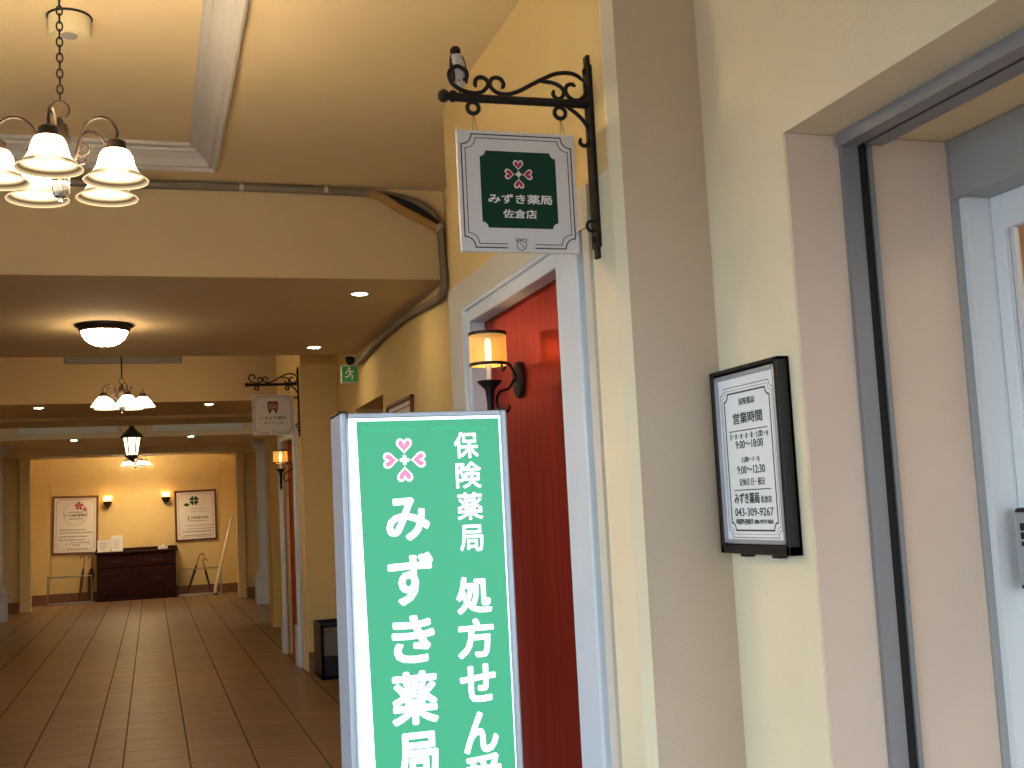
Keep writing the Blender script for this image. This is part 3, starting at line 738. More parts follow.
# ---------------------------------------------------------------- wrought iron brackets, signs, bird
SCROLLS = {}
def px(x, y):       # points read off the scrollwork, given as metres in the bracket's own X/Z plane
    return None
BR_Y = 3.60
def bracket(loc, label):
    """origin on the wall at the bar's height; scrolls lie in the local XZ plane, arm runs to -X"""
    t = thing('sign_bracket', label, 'sign bracket', loc, 0, 'wrought iron sign brackets')
    k = 1/6.4*3.72/1150           # scale of the scroll drawing
    ox, oz = 965, 472
    def Q(pts): return [((x-ox)*k*1.107, 0, (oz-y-(ox-x)*0.040)*k) for x, y in pts]
    def stroke(pts, r=0.0074, name='scroll'):
        sp_ = spline(Q(pts), 6); n = len(sp_)
        MB().tube(sp_, [r*min(1, 0.55+0.12*min(i, n-1-i)) for i in range(n)], 8).build(name, M['iron'], t, smooth=60)
    stroke([(150, 326), (172, 302), (166, 258), (112, 228), (64, 272), (74, 340), (130, 388), (205, 410), (262, 400), (297, 366), (304, 338), (288, 310), (256, 299), (230, 314), (221, 345), (228, 370)])
    stroke([(390, 375), (402, 345), (386, 310), (355, 298), (325, 312), (315, 345), (330, 380), (372, 408), (430, 412), (500, 388), (580, 342), (660, 297), (740, 260), (820, 250), (880, 266), (925, 306)])
    stroke([(640, 318), (700, 320), (750, 336), (784, 366), (788, 402), (765, 434), (736, 430), (720, 405), (725, 375)])
    stroke([(870, 345), (845, 330), (815, 340), (802, 372), (815, 412), (850, 440), (890, 440), (925, 410), (940, 370), (930, 315)])
    stroke([(800, 490), (850, 524), (900, 575), (935, 635), (948, 700), (932, 748), (905, 764), (880, 745), (885, 710)])
    L_ = 0.492
    MB().tube([(-0.012, 0, 0), (-L_, 0, -0.003)], 0.0145, 12).build('bar', M['iron'], t, smooth=60)
    MB().lathe([(0.0135, -L_+0.012), (0.020, -L_), (0.020, -L_-0.010), (0.013, -L_-0.016), (0.015, -L_-0.020), (0.022, -L_-0.030), (0.022, -L_-0.042), (0.014, -L_-0.052), (0.0, -L_-0.055)], (0, 0, 0), 16, 'X').build('finial', M['iron'], t, smooth=40)
    for xr in (-0.427, -0.116):
        MB().tube([(xr+0.020*math.cos(a), 0, -0.036+0.020*math.sin(a)) for a in [2*PI*i/18 for i in range(18)]], 0.0075, 8, closed=True).build('hanging_ring', M['iron'], t, smooth=60)
    MB().tube([(-0.022+0.018*math.cos(a), 0, -0.432+0.018*math.sin(a)) for a in [2*PI*i/18 for i in range(18)]], 0.0055, 8, closed=True).build('stay_ring', M['iron'], t, smooth=60)
    pl = MB()
    pl.box(-0.014, 0.0, -0.030, 0.030, -0.51, 0.135, 0.003, 1)
    pl.box(-0.014, 0.0, -0.016, 0.016, -0.546, -0.50, 0.003, 1).box(-0.014, 0.0, -0.016, 0.016, 0.13, 0.175, 0.003, 1)
    pl.lathe([(0.0, -0.026), (0.010, -0.022), (0.012, -0.014)], (0, 0, -0.478), 12, 'X').lathe([(0.0, -0.026), (0.010, -0.022), (0.012, -0.014)], (0, 0, 0.12), 12, 'X')
    pl.build('wall_plate', M['iron'], t, smooth=40)
    return t
BZ = 2.925
B1 = bracket((XF, BR_Y, BZ), 'black wrought iron scroll bracket holding the green pharmacy sign')
B2 = dup(B1, (XF, 12.0, 2.925), 0, 'small black scroll bracket holding the distant tooth sign')

SGN_W, SGN_H = 0.417, 0.415
def sign_board(name, label, loc):
    t = thing(name, label, 'hanging sign', loc, 0, 'square signs hanging from iron brackets')
    MB().box(-SGN_W/2, SGN_W/2, -0.009, 0.009, -SGN_H/2, SGN_H/2, 0.002, 1).build('board', M['signwhite'], t)
    y = -0.0092
    b = MB()
    b.ribbon(notched(SGN_W-0.028, SGN_H-0.028, 0.036), 0.0042, y-0.0006, y, True)
    b.ribbon(notched(SGN_W-0.054, SGN_H-0.054, 0.036), 0.0028, y-0.0006, y, True)
    b.build('border', M['inkline'], t)
    for sx in (-0.144, 0.167):
        MB().tube([(sx-0.004, 0, SGN_H/2-0.002), (sx, 0.0, SGN_H/2+0.062)], 0.0009, 5).tube([(sx+0.012, 0, SGN_H/2-0.002), (sx, 0.0, SGN_H/2+0.062)], 0.0009, 5).build('hanging_wire', M['iron'], t)
    return t
sx_c, sz_c = (0.9875+1.4065)/2, 2.602
s1 = sign_board('hanging_sign', 'white square sign with green panel and four red hearts above the red door', (sx_c, BR_Y, sz_c))
y = -0.0092
MB().prism(notched(0.268, 0.264, 0.020, 0.002, 0.006), y-0.0006, y).build('green_panel', M['dkgreen'], s1)
clover_logo(s1, 0.002, 0.060, 0.050, y-0.0008, M['redprint'], M['white'])
text('lettering', 'みずき薬局', 0.04, 0.004, -0.026, y-0.0010, M['white'], s1, bold=0.022, fit=(0.226, 0.033))
text('lettering', '佐倉店', 0.04, 0.0, -0.077, y-0.0010, M['white'], s1, bold=0.020, fit=(0.120, 0.031))
MB().box(-0.048, 0.048, y-0.0007, y, -0.200, -0.168).build('border_gap', M['signwhite'], s1)
em = MB()
em.ribbon([(-0.018, -0.163), (0.018, -0.163), (0.016, -0.175), (0.019, -0.185), (0.012, -0.196), (0.0, -0.203), (-0.012, -0.196), (-0.017, -0.185), (-0.015, -0.175)], 0.0022, y-0.0014, y-0.0008, True)
em.ribbon([(-0.015, -0.170), (0.0, -0.180), (0.012, -0.196)], 0.002, y-0.0014, y-0.0008).ribbon([(-0.016, -0.168), (0.016, -0.172)], 0.002, y-0.0014, y-0.0008).ribbon([(-0.005, -0.164), (0.0, -0.170), (0.006, -0.164)], 0.002, y-0.0014, y-0.0008)
em.build('shield_emblem', M['inkline'], s1)
MB().tube([(SGN_W/2-0.012, -0.011, -0.142), (XF-0.022-sx_c-0.016, 0, BZ-0.432-sz_c)], 0.0012, 6).build('stay_wire', M['iron'], s1)

s2 = sign_board('hanging_sign', 'dim square dental clinic sign with a red-brown tooth on it', (1.21, 12.0, 2.61))
tooth = [(-0.05, 0.13), (-0.03, 0.142), (0.0, 0.136), (0.03, 0.142), (0.05, 0.13), (0.056, 0.10), (0.050, 0.06), (0.040, 0.022), (0.028, 0.008), (0.018, 0.03), (0.010, 0.05), (-0.010, 0.05), (-0.018, 0.03), (-0.028, 0.008), (-0.040, 0.022), (-0.050, 0.06), (-0.056, 0.10)]
MB().prism([(a*1.05, b) for a, b in tooth], y-0.0006, y).build('tooth_emblem', M['brownprint'], s2)
st = MB()
for z in (0.102, 0.085, 0.068): st.box(-0.048, 0.048, y-0.0010, y-0.0007, z, z+0.004)
st.build('tooth_stripes', M['signwhite'], s2)
text('lettering', 'いまどり歯科', 0.04, 0.0, -0.033, y-0.0008, M['darkbrownprint'], s2, bold=0.015, fit=(0.265, 0.036))
text('lettering', 'クリニック', 0.04, 0.0, -0.085, y-0.0008, M['darkbrownprint'], s2, bold=0.015, fit=(0.20, 0.033))
MB().box(-0.03, 0.03, y-0.0007, y, -0.200, -0.168).build('border_gap', M['signwhite'], s2)
MB().ribbon([(-0.014, -0.163), (0.014, -0.163), (0.013, -0.185), (0.0, -0.20), (-0.013, -0.185)], 0.003, y-0.0014, y-0.0008, True).build('shield_emblem', M['inkline'], s2)

# bird clinging to the scroll end, tail hanging through the loop
t = thing('bird', 'small dark-headed bird with a pale belly perched on the scroll of the near bracket', 'bird', (1.016, BR_Y+0.026, 3.030))
def ellip(mb, c_, r_, n=14, tilt=0.0):
    g = bmesh.ops.create_uvsphere(mb.bm, u_segments=n, v_segments=10, radius=1.0)
    for v in g['verts']:
        p = Vector((v.co.x*r_[0], v.co.y*r_[1], v.co.z*r_[2])); p = Matrix.Rotation(tilt, 3, 'Y') @ p; v.co = p+Vector(c_)
    return mb
body = MB().lathe([(0.004, -0.066), (0.010, -0.056), (0.020, -0.035), (0.026, -0.005), (0.026, 0.020), (0.021, 0.040), (0.016, 0.050), (0.0165, 0.060), (0.014, 0.070), (0.0, 0.076)], n=18)
for v in body.bm.verts: v.co.x += -v.co.z*0.14; v.co.y *= 0.9
bo = body.build('body', M['bird_grey'], t, smooth=80)
hd = MB(); ellip(hd, (-0.009, -0.001, 0.063), (0.0185, 0.0185, 0.0185))
hd.lathe([(0.006, 0.0), (0.004, -0.006), (0.0, -0.013)], (-0.010, -0.018, 0.062), 8, 'Y')
hd.build('head_feathers', M['bird_black'], t, smooth=80)
for s_ in (-1, 1):
    wg = MB(); ellip(wg, (s_*0.021, 0.004, 0.002), (0.008, 0.019, 0.050), 12, -0.10-0.05*s_)
    wg.build('wing', M['bird_black'], t, smooth=80)
tl = MB()
for s_ in (-1, 1): tl.prism([(0.006+s_*0.001, -0.060), (0.006+s_*0.006, -0.060), (0.010+s_*0.009, -0.100), (0.010+s_*0.006, -0.100)], 0.002, 0.005)
tl.build('tail', M['bird_black'], t)
lg = MB()
for s_ in (-1, 1): lg.tube([(0.004+s_*0.008, -0.012, -0.040), (0.004+s_*0.009, -0.024, -0.050)], 0.0018, 5)
lg.build('feet', M['bird_black'], t)

# ---------------------------------------------------------------- lit pharmacy stand sign
LY = 2.60
lx0, lx1, lz1 = 0.412, 0.808, 1.781
t = thing('lightbox_sign', 'tall lit green pharmacy sign box standing in front of the red door', 'illuminated sign', ((lx0+lx1)/2, LY, 0))
hw = (lx1-lx0)/2; D_ = 0.075
cb = MB()
cb.box(-hw, -hw+0.015, 0.0, D_*2, 0.16, lz1-0.001, 0.004, 2).box(hw-0.016, hw, 0.0, D_*2, 0.16, lz1-0.001, 0.004, 2)
cb.box(-hw+0.018, hw-0.015, 0.002, D_*2, lz1-0.014, lz1-0.002, 0.002, 1).box(-hw+0.018, hw-0.015, 0.002, D_*2, 0.16, 0.178, 0.002, 1)
cb.box(-hw+0.018, hw-0.015, D_*2-0.006, D_*2, 0.17, lz1-0.01)
cabinet = cb.build('cabinet', M['alu'], t)
for s_ in (-1, 1):
    MB().box(s_*(hw-0.008)-0.011, s_*(hw-0.008)+0.011, 0.012, D_*2-0.012, lz1-0.004, lz1+0.004, 0.003, 1).build('end_cap', M['blackframe'], cabinet)
    sc_ = MB()
MB().lathe([(0.005, -hw-0.003), (0.0, -hw-0.004)], (0, D_, lz1-0.05), 8, 'X').lathe([(0.005, -hw-0.003), (0.0, -hw-0.004)], (0, D_, lz1-0.10), 8, 'X').build('screw', M['steel'], cabinet)
MB().box(-hw+0.020, hw-0.016, 0.006, 0.010, 0.178, lz1-0.014).build('acrylic_panel', M['lit_white'], t)
gx0, gx1 = -hw+0.052, hw-0.020
film = MB().prism([(-hw+0.037, lz1-0.021), (-hw+0.070, 0.18), (hw-0.017, 0.18), (hw-0.020, lz1-0.021)], 0.0048, 0.0058).build('green_film', M['green_film'], t)
yl = 0.0044
def lx(px_, py_):           # where a pixel of the sign face sits on the sign, computed from the same calibration
    r = rot @ Vector(((px_-512)/F, -(py_-384)/F, -1)); k = (LY+0.0048)/r.y
    return r.x*k-(lx0+lx1)/2, 1.55+r.z*k
def glyph(ch, pxc, pyc, pw, ph, bold):
    cx, cz = lx(pxc, pyc); s_ = LY/1150*1.047
    rd = bold*0.1
    text('letter', ch, 0.05, cx, cz, yl, M['lit_letter'], film, fit=(pw*s_-2*rd, ph*s_-2*rd), rounded=rd, reso=3)
for ch, a, b_, w_, h_ in (('保', 466, 445, 25, 26), ('険', 468.5, 475, 26, 26), ('薬', 470, 506, 26, 27), ('局', 471.5, 538, 24, 26)):
    glyph(ch, a, b_, w_, h_, 0.012)
for ch, a, b_, w_, h_ in (('処', 474, 595, 36, 36), ('方', 476, 638, 37, 38), ('せ', 478, 683, 36, 36), ('ん', 481, 732, 35, 39), ('受', 484, 773, 37, 36)):
    glyph(ch, a, b_, w_, h_, 0.03)
for ch, a, b_, w_, h_ in (('み', 408, 519, 43, 42), ('ず', 411, 579, 45, 50), ('き', 413.5, 639, 42, 45), ('薬', 415, 698, 45, 50), ('局', 418, 756, 40, 44)):
    glyph(ch, a, b_, w_, h_, 0.035)
cx, cz = lx(404.5, 460)
clover_logo(film, cx, cz, 0.051, yl, M['lit_pink'], M['lit_letter'])
for (x0_, x1_) in ((361, 416), (430, 486)):
    pts_ = [lx(x0_+(x1_-x0_)*i/14, 429.5-0.02*(x0_-361)+random.uniform(-1.2, 1.2)) for i in range(15)]
    MB().ribbon(pts_, 0.009, yl, yl+0.0003).build('ghost_print', M['film_ink'], film)
MB().box(-hw+0.02, hw-0.02, 0.02, D_*2-0.02, 0.03, 0.17).build('leg_panel', M['alu'], t)
MB().box(-hw-0.03, hw+0.03, -0.10, D_*2+0.10, 0.0, 0.035, 0.012, 2).build('base', M['blackframe'], t)

# ---------------------------------------------------------------- framed opening-hours notice (faces -X)
ny0, ny1, nz0, nz1 = 2.990, 3.418, 1.366, 1.955
t = thing('opening_hours_notice', 'white opening hours notice in a black frame on the pale wall', 'notice', (XN, (ny0+ny1)/2, (nz0+nz1)/2), -PI/2)
W_, H_ = ny1-ny0, nz1-nz0
f = MB(); fw_ = 0.020; fd_ = 0.045
f.box(-W_/2, W_/2, -fd_, -0.002, H_/2-fw_*0.6, H_/2, 0.002, 1).box(-W_/2, W_/2, -fd_, -0.002, -H_/2, -H_/2+fw_*1.4, 0.002, 1)
f.box(-W_/2, -W_/2+fw_*1.2, -fd_, -0.002, -H_/2, H_/2, 0.002, 1).box(W_/2-fw_, W_/2, -fd_, -0.002, -H_/2, H_/2, 0.002, 1)
f.box(-W_/2, W_/2, -0.010, -0.002, -H_/2, H_/2)
fr_ = f.build('frame', M['blackframe'], t)
hk = MB()
for x_ in (-0.085, 0.11): hk.box(x_-0.021, x_+0.021, -0.034, -0.004, -H_/2-0.010, -H_/2+0.002, 0.002, 1)
hk.build('bracket_foot', M['blackframe'], t)
iw, ih = W_-0.046, H_-0.050
sf = MB(); q_ = 0.014; zo = 0.006
sf.box(-iw/2, iw/2, -0.043, -0.012, ih/2-q_+zo, ih/2+zo, 0.004, 2).box(-iw/2, iw/2, -0.043, -0.012, -ih/2+zo, -ih/2+q_+zo, 0.004, 2)
sf.box(-iw/2, -iw/2+q_, -0.043, -0.012, -ih/2+zo, ih/2+zo, 0.004, 2).box(iw/2-q_, iw/2, -0.043, -0.012, -ih/2+zo, ih/2+zo, 0.004, 2)
sf.build('snap_frame', M['alu'], t, smooth=40)
MB().box(-iw/2+0.008, iw/2-0.008, -0.034, -0.012, -ih/2+0.012, ih/2).build('sheet', M['notice'], t)
yn = -0.0342
bd = MB()
bd.ribbon(notched(iw-0.052, ih-0.062, 0.022, 0, -0.005), 0.0030, yn-0.0005, yn, True)
bd.ribbon(notched(iw-0.068, ih-0.082, 0.022, 0, -0.005), 0.0016, yn-0.0005, yn, True)
bd.build('border', M['greyline'], t)
bd = MB()
bd.ribbon(notched(iw-0.096, ih-0.104, 0.024, 0, -0.004), 0.0052, yn-0.0005, yn, True)
bd.box(-0.122, 0.120, yn-0.0005, yn, 0.0905, 0.0935).box(-0.114, 0.116, yn-0.0005, yn, -0.0965, -0.0935)
bd.build('rule_lines', M['ink'], t)
for tx, z_, w_, h_, b_ in (('保険薬局', 0.183, 0.120, 0.024, 0.004), ('営業時間', 0.131, 0.220, 0.038, 0.02), ('月・火・水・木・金・土(第2・4)', 0.074, 0.285, 0.024, 0.004), ('9:00〜18:00', 0.048, 0.205, 0.027, 0.004),
                           ('土(第1・3・5)', -0.001, 0.135, 0.021, 0.004), ('9:00〜12:30', -0.032, 0.205, 0.027, 0.004), ('定休日 日・祝日', -0.070, 0.185, 0.025, 0.004),
                           ('043-309-9267', -0.164, 0.285, 0.027, 0.006), ('時間外連絡先 080-9979-9002', -0.194, 0.275, 0.019, 0.006)):
    text('lettering', tx, 0.03, 0.002, z_, yn-0.0006, M['ink'], t, bold=b_, fit=(w_*0.84, h_*0.95), reso=2)
text('lettering', 'みずき薬局', 0.03, -0.037, -0.121, yn-0.0006, M['ink'], t, bold=0.025, fit=(0.158, 0.035), reso=2)
text('lettering', '佐倉店', 0.03, 0.084, -0.126, yn-0.0006, M['ink'], t, bold=0.006, fit=(0.064, 0.022), reso=2)

# ---------------------------------------------------------------- conduit along the beam
t = thing('conduit', 'grey-brown conduit running along the beam and down the wall corner', 'conduit', (0, 0, 0))
R_ = 0.025
yb = 7.115-R_-0.002
pts = [(-2.3, yb, 3.585), (-0.6, yb, 3.585), (0.2, yb, 3.588), (0.7, yb, 3.590), (1.15, yb, 3.585), (1.40, yb, 3.578), (1.56, yb, 3.558), (1.69, yb, 3.515), (1.78, yb, 3.44), (1.815, yb, 3.33), (1.820, yb, 3.20), (1.820, yb-0.02, 3.05),
       (1.815, yb-0.02, 2.97), (1.81, 7.15, 2.928), (1.815, 7.40, 2.938), (1.82, 8.19, 2.975), (1.82, 9.16, 2.972), (1.82, 9.8, 2.945), (1.815, 10.32, 2.915)]
MB().tube(spline(pts, 7), R_, 12).build('pipe', M['conduit'], t, smooth=60)
pts2 = [(1.36, yb-0.016, 3.580), (1.44, yb-0.03, 3.545), (1.55, yb-0.03, 3.475), (1.68, yb-0.03, 3.410), (1.785, yb-0.03, 3.355)]
fs = MB().tube(spline(pts2, 7), 0.029, 10)
fs.build('foam_strip', M['foam'], t, smooth=60)
MB().tube(spline([(1.40, yb-0.02, 3.575), (1.52, yb-0.03, 3.535), (1.65, yb-0.035, 3.475), (1.79, yb-0.03, 3.385)], 6), 0.022, 8).build('inner_cable', M['black'], t, smooth=60)
for x_ in (0.56, 1.08):
    MB().tube([(x_-0.012, yb, 3.592), (x_+0.012, yb, 3.591)], R_+0.004, 12).build('clip', M['clip'], t, smooth=60)
MB().tube([(1.785, yb-0.02, 3.375), (1.802, yb-0.02, 3.345)], 0.040, 12).build('clip', M['clip'], t, smooth=60)

# emergency exit sign and little camera above it, on the recessed wall
t = thing('exit_sign', 'small green emergency exit sign at the end of the conduit', 'exit sign', (1.775, 10.55, 2.845))
MB().box(-0.085, 0.068, -0.04, 0.04, -0.085, 0.075, 0.006, 1).build('housing', M['exit_white'], t)
MB().box(-0.078, 0.062, -0.043, -0.040, -0.078, 0.068).build('green_face', M['exit_green'], t)
rm = MB()
rm.lathe([(0.0, -0.0445), (0.012, -0.0445), (0.012, -0.0435)], (-0.012, 0, 0.046), 12, 'Y')
for pl_ in ([(-0.012, 0.03), (-0.004, 0.0)], [(-0.010, 0.028), (-0.035, 0.018), (-0.045, -0.002)], [(-0.010, 0.026), (0.015, 0.012), (0.030, 0.022)], [(-0.004, 0.0), (-0.022, -0.028), (-0.052, -0.034)], [(-0.004, 0.0), (0.018, -0.022), (0.012, -0.055)]):
    rm.ribbon(pl_, 0.011, -0.0445, -0.0435)
rm.build('running_figure', M['exit_white'], t)
t = thing('security_camera', 'tiny black dome camera on the wall above the exit sign', 'camera', (1.80, 10.62, 2.985))
MB().lathe([(0.030, 0.045), (0.030, 0.03), (0.02, 0.028)], (0, 0, 0), 18).box(-0.02, 0.05, -0.02, 0.02, 0.02, 0.045).build('mount', M['exit_white'], t, smooth=40)
MB().lathe([(0.040, 0.03), (0.042, 0.0), (0.032, -0.03), (0.015, -0.045), (0.0, -0.048)], (-0.01, 0, 0), 18).build('dome', M['black'], t, smooth=60)

# framed picture on the recessed wall
t = thing('framed_notice', 'framed notice on the yellow wall just above the lit sign box', 'picture frame', (XR, 8.68, 2.02), -PI/2)
f = MB(); a, b_ = 0.46, 0.385
f.box(-a, a, -0.03, 0, b_-0.03, b_, 0.004, 1).box(-a, a, -0.03, 0, -b_, -b_+0.03, 0.004, 1).box(-a, -a+0.03, -0.03, 0, -b_, b_, 0.004, 1).box(a-0.03, a, -0.03, 0, -b_, b_, 0.004, 1)
f.build('frame', M['frame_brown'], t)
MB().box(-a+0.02, a-0.02, -0.012, -0.001, -b_+0.02, b_-0.02).build('sheet', M['paper'], t)
MB().ribbon([(-a+0.07, -b_+0.07), (a-0.07, -b_+0.07), (a-0.07, b_-0.07), (-a+0.07, b_-0.07)], 0.010, -0.0135, -0.012, True).build('border', M['brownprint'], t)

# ---------------------------------------------------------------- bin against the clinic front
t = thing('waste_bin', 'black open-topped waste bin with a greyish liner by the clinic front', 'bin', (1.685, 11.48, 0))
bn = MB(); bw, bd_, bh = 0.16, 0.27, 0.52
for x0_, x1_, y0_, y1_ in ((-bw, -bw+0.012, -bd_, bd_), (bw-0.012, bw, -bd_, bd_), (-bw, bw, bd_-0.012, bd_)):
    bn.box(x0_, x1_, y0_, y1_, 0, bh)
bn.box(-bw, bw, -bd_, bd_, 0, 0.03)
bn.box(-bw, -bw+0.025, -bd_, -bd_+0.03, 0, bh).box(bw-0.025, bw, -bd_, -bd_+0.03, 0, bh).box(-bw, bw, -bd_, -bd_+0.02, bh-0.035, bh).box(-bw, bw, -bd_, -bd_+0.02, 0, 0.22)
bn.build('shell', M['bin'], t)
MB().box(-bw+0.02, bw-0.02, -bd_+0.025, bd_-0.03, 0.05, 0.46, 0.02, 2).build('liner', M['bag'], t)

# ---------------------------------------------------------------- classical columns at the end of the corridor
def column(loc, label):
    t = thing('classical_column', label, 'column', loc, 0, 'pale columns flanking the end room')
    t['kind'] = 'structure'
    p = MB(); a = 0.19
    p.box(-a, a, -a, a, 0, 0.46, 0.012, 2).box(-a-0.015, a+0.015, -a-0.015, a+0.015, 0.46, 0.49, 0.008, 2)
    p.build('pedestal', M['stone'], t)
    MB().lathe([(0.175, 0.49), (0.178, 0.52), (0.17, 0.545), (0.15, 0.555), (0.155, 0.575), (0.15, 0.595), (0.135, 0.605), (0.125, 0.63)], n=28).build('base_moulding', M['stone'], t, smooth=40)
    MB().lathe([(0.125, 0.62), (0.128, 1.2), (0.110, 2.76)], n=28).build('shaft', M['stone'], t, smooth=40)
    MB().lathe([(0.11, 2.74), (0.125, 2.76), (0.125, 2.78), (0.112, 2.79), (0.112, 2.84), (0.15, 2.88), (0.165, 2.90)], n=28).box(-0.185, 0.185, -0.185, 0.185, 2.90, 2.96, 0.006, 1).box(-0.20, 0.20, -0.20, 0.20, 2.96, 3.03, 0.006, 1).build('capital', M['stone'], t, smooth=40)
    return t
C1 = column((2.0, 21.9, 0), 'pale column on a square pedestal right of the end room')
dup(C1, (-2.60, 21.9, 0), 0, 'pale column on a square pedestal at the left picture edge')

# ---------------------------------------------------------------- things at the end wall
t = thing('counter_chest', 'dark wooden chest counter standing against the end wall', 'chest', (-0.31, 25.86, 0))
ck = MB(); a = 0.80
ck.box(-a, a, -0.25, 0.25, 0.0, 0.08).box(-a+0.01, a-0.01, -0.255, 0.25, 0.08, 0.98, 0.006, 1)
ck.build('carcass', M['wood_dark'], t)
MB().box(-a-0.03, a+0.03, -0.30, 0.26, 0.98, 1.02, 0.008, 2).box(-a-0.03, a+0.03, 0.20, 0.26, 1.02, 1.08, 0.006, 1).build('counter_top', M['wood_dark'], t)
for sx in (-1, 1):
    d = MB()
    d.box(sx*0.40-0.37, sx*0.40+0.37, -0.272, -0.25, 0.13, 0.66, 0.006, 1).box(sx*0.40-0.28, sx*0.40+0.28, -0.280, -0.27, 0.20, 0.59, 0.008, 2)
    dd = d.build('door', M['wood_dark'], t)
    MB().tube([(sx*0.40-0.12, -0.29, 0.44), (sx*0.40-0.10, -0.31, 0.435), (sx*0.40+0.10, -0.31, 0.435), (sx*0.40+0.12, -0.29, 0.44)], 0.007, 6).build('handle', M['bronze'], dd)
    d = MB().box(sx*0.40-0.37, sx*0.40+0.37, -0.272, -0.25, 0.70, 0.94, 0.006, 1)
    dd = d.build('drawer', M['wood_dark'], t)
    MB().tube([(sx*0.40-0.12, -0.28, 0.82), (sx*0.40-0.10, -0.30, 0.815), (sx*0.40+0.10, -0.30, 0.815), (sx*0.40+0.12, -0.28, 0.82)], 0.007, 6).build('handle', M['bronze'], dd)
def card(loc, w_, h_, rz, label, m):
    t = thing('display_card', label, 'card', loc, rz, 'cards standing on the dark chest')
    b = MB().box(-w_/2, w_/2, -0.006, 0.006, 0.012, h_, 0.003, 1)
    b.build('panel', M[m], t)
    MB().box(-w_/2, w_/2, -0.03, 0.05, 0.0, 0.012).build('foot', M['clip'], t)
    l = MB()
    for i in range(4): l.box(-w_*0.33, w_*(0.15+0.05*(i % 2)), -0.0072, -0.006, h_*(0.25+0.15*i), h_*(0.25+0.15*i)+0.008)
    l.build('print', M['greyline'], t)
card((-0.955, 25.72, 1.02), 0.26, 0.25, 0.0, 'pinkish white card at the left end of the dark chest', 'paper')
card((-0.70, 25.74, 1.02), 0.23, 0.33, 0.08, 'taller white card second from the left on the dark chest', 'white')
t = thing('tissue_box', 'small white box at the right end of the dark chest', 'box', (0.22, 25.82, 1.02))
MB().box(-0.10, 0.10, -0.06, 0.06, 0, 0.06, 0.012, 2).build('box', M['white'], t)
MB().lathe([(0.03, 0.06), (0.02, 0.085), (0.0, 0.09)], n=10).build('tissue', M['white'], t)

def poster(name, loc, w_, h_, fm, label, tilt=0.0):
    t = thing(name, label, 'poster', loc, 0, 'framed posters on the end wall'); t.rotation_euler = (0, tilt, 0)
    f = MB(); a, b = w_/2, h_/2; q = 0.045
    f.box(-a, a, -0.03, 0, b-q, b, 0.004, 1).box(-a, a, -0.03, 0, -b, -b+q, 0.004, 1).box(-a, -a+q, -0.03, 0, -b, b, 0.004, 1).box(a-q, a, -0.03, 0, -b, b, 0.004, 1)
    f.build('frame', M[fm], t)
    MB().box(-a+q*0.8, a-q*0.8, -0.014, -0.002, -b+q*0.8, b-q*0.8).build('sheet', M['paper'], t)
    MB().ribbon(notched(w_-2*q-0.08, h_-2*q-0.08, 0.05), 0.008, -0.0155, -0.014, True).build('border', M['greyline'], t)
    return t
def petals(cx, cz, r, n=5, a0=PI/2):
    out = []
    for k in range(n):
        a = a0+2*PI*k/n
        out.append([(cx+u, cz+v) for u, v in [(r*rr*math.cos(a+da), r*rr*math.sin(a+da)) for rr, da in ((0.02, 0), (0.55, -0.5), (0.95, -0.35), (1.0, -0.1), (0.90, 0), (1.0, 0.1), (0.95, 0.35), (0.55, 0.5))]])
    return out
p1 = poster('framed_poster', (-1.54, 26.14, 1.615), 0.92, 1.23, 'frame_brown', 'brown framed poster with a red blossom and circle on the end wall', 0.02)
fl = MB()
for pl_ in petals(0.07, 0.40, 0.085): fl.prism(pl_, -0.0170, -0.0145)
for pl_ in petals(0.185, 0.325, 0.045): fl.prism(pl_, -0.0170, -0.0145)
fl.build('blossom_print', M['redprint'], p1)
ring = [(0.0+0.235*math.cos(a), 0.235+0.235*math.sin(a)) for a in [2*PI*k/40 for k in range(40)]]
MB().ribbon(ring, 0.007, -0.0158, -0.0142, True).build('circle_print', M['greyline'], p1)
text('lettering', 'さくら鍼灸整骨院', 0.05, 0.0, 0.205, -0.0162, M['darkbrownprint'], p1, bold=0.02, fit=(0.44, 0.060))
ln = MB()
for i, (x0_, x1_, z_) in enumerate(((-0.13, 0.15, 0.27), (-0.12, 0.16, 0.13), (-0.30, 0.20, -0.10), (-0.30, 0.36, -0.16), (-0.30, 0.24, -0.24), (-0.32, 0.20, -0.31), (-0.08, 0.30, -0.37), (-0.20, -0.17, -0.40), (-0.12, -0.09, -0.40), (-0.05, 0.10, -0.42), (-0.15, 0.26, -0.50))):
    x = x0_
    while x < x1_:
        w_ = random.uniform(0.02, 0.05); ln.box(x, min(x+w_, x1_), -0.0155, -0.0142, z_-0.012, z_+0.012); x += w_+0.012
ln.build('small_print', M['greyline'], p1)
p2 = poster('framed_poster', (0.925, 26.14, 1.70), 0.885, 1.10, 'frame_wine', 'dark wine-red framed poster with green clover leaves on the end wall', -0.012)
cl = MB()
for k in range(4):
    a = PI/4+PI/2*k; cl.prism(heart(-0.03, 0.32, 0.10, a), -0.0170, -0.0145)
for a in (PI/2-0.5, PI/2+0.5): cl.prism(heart(-0.19, 0.20, 0.07, a), -0.0170, -0.0145)
cl.build('clover_print', M['dkgreen'], p2)
ln = MB()
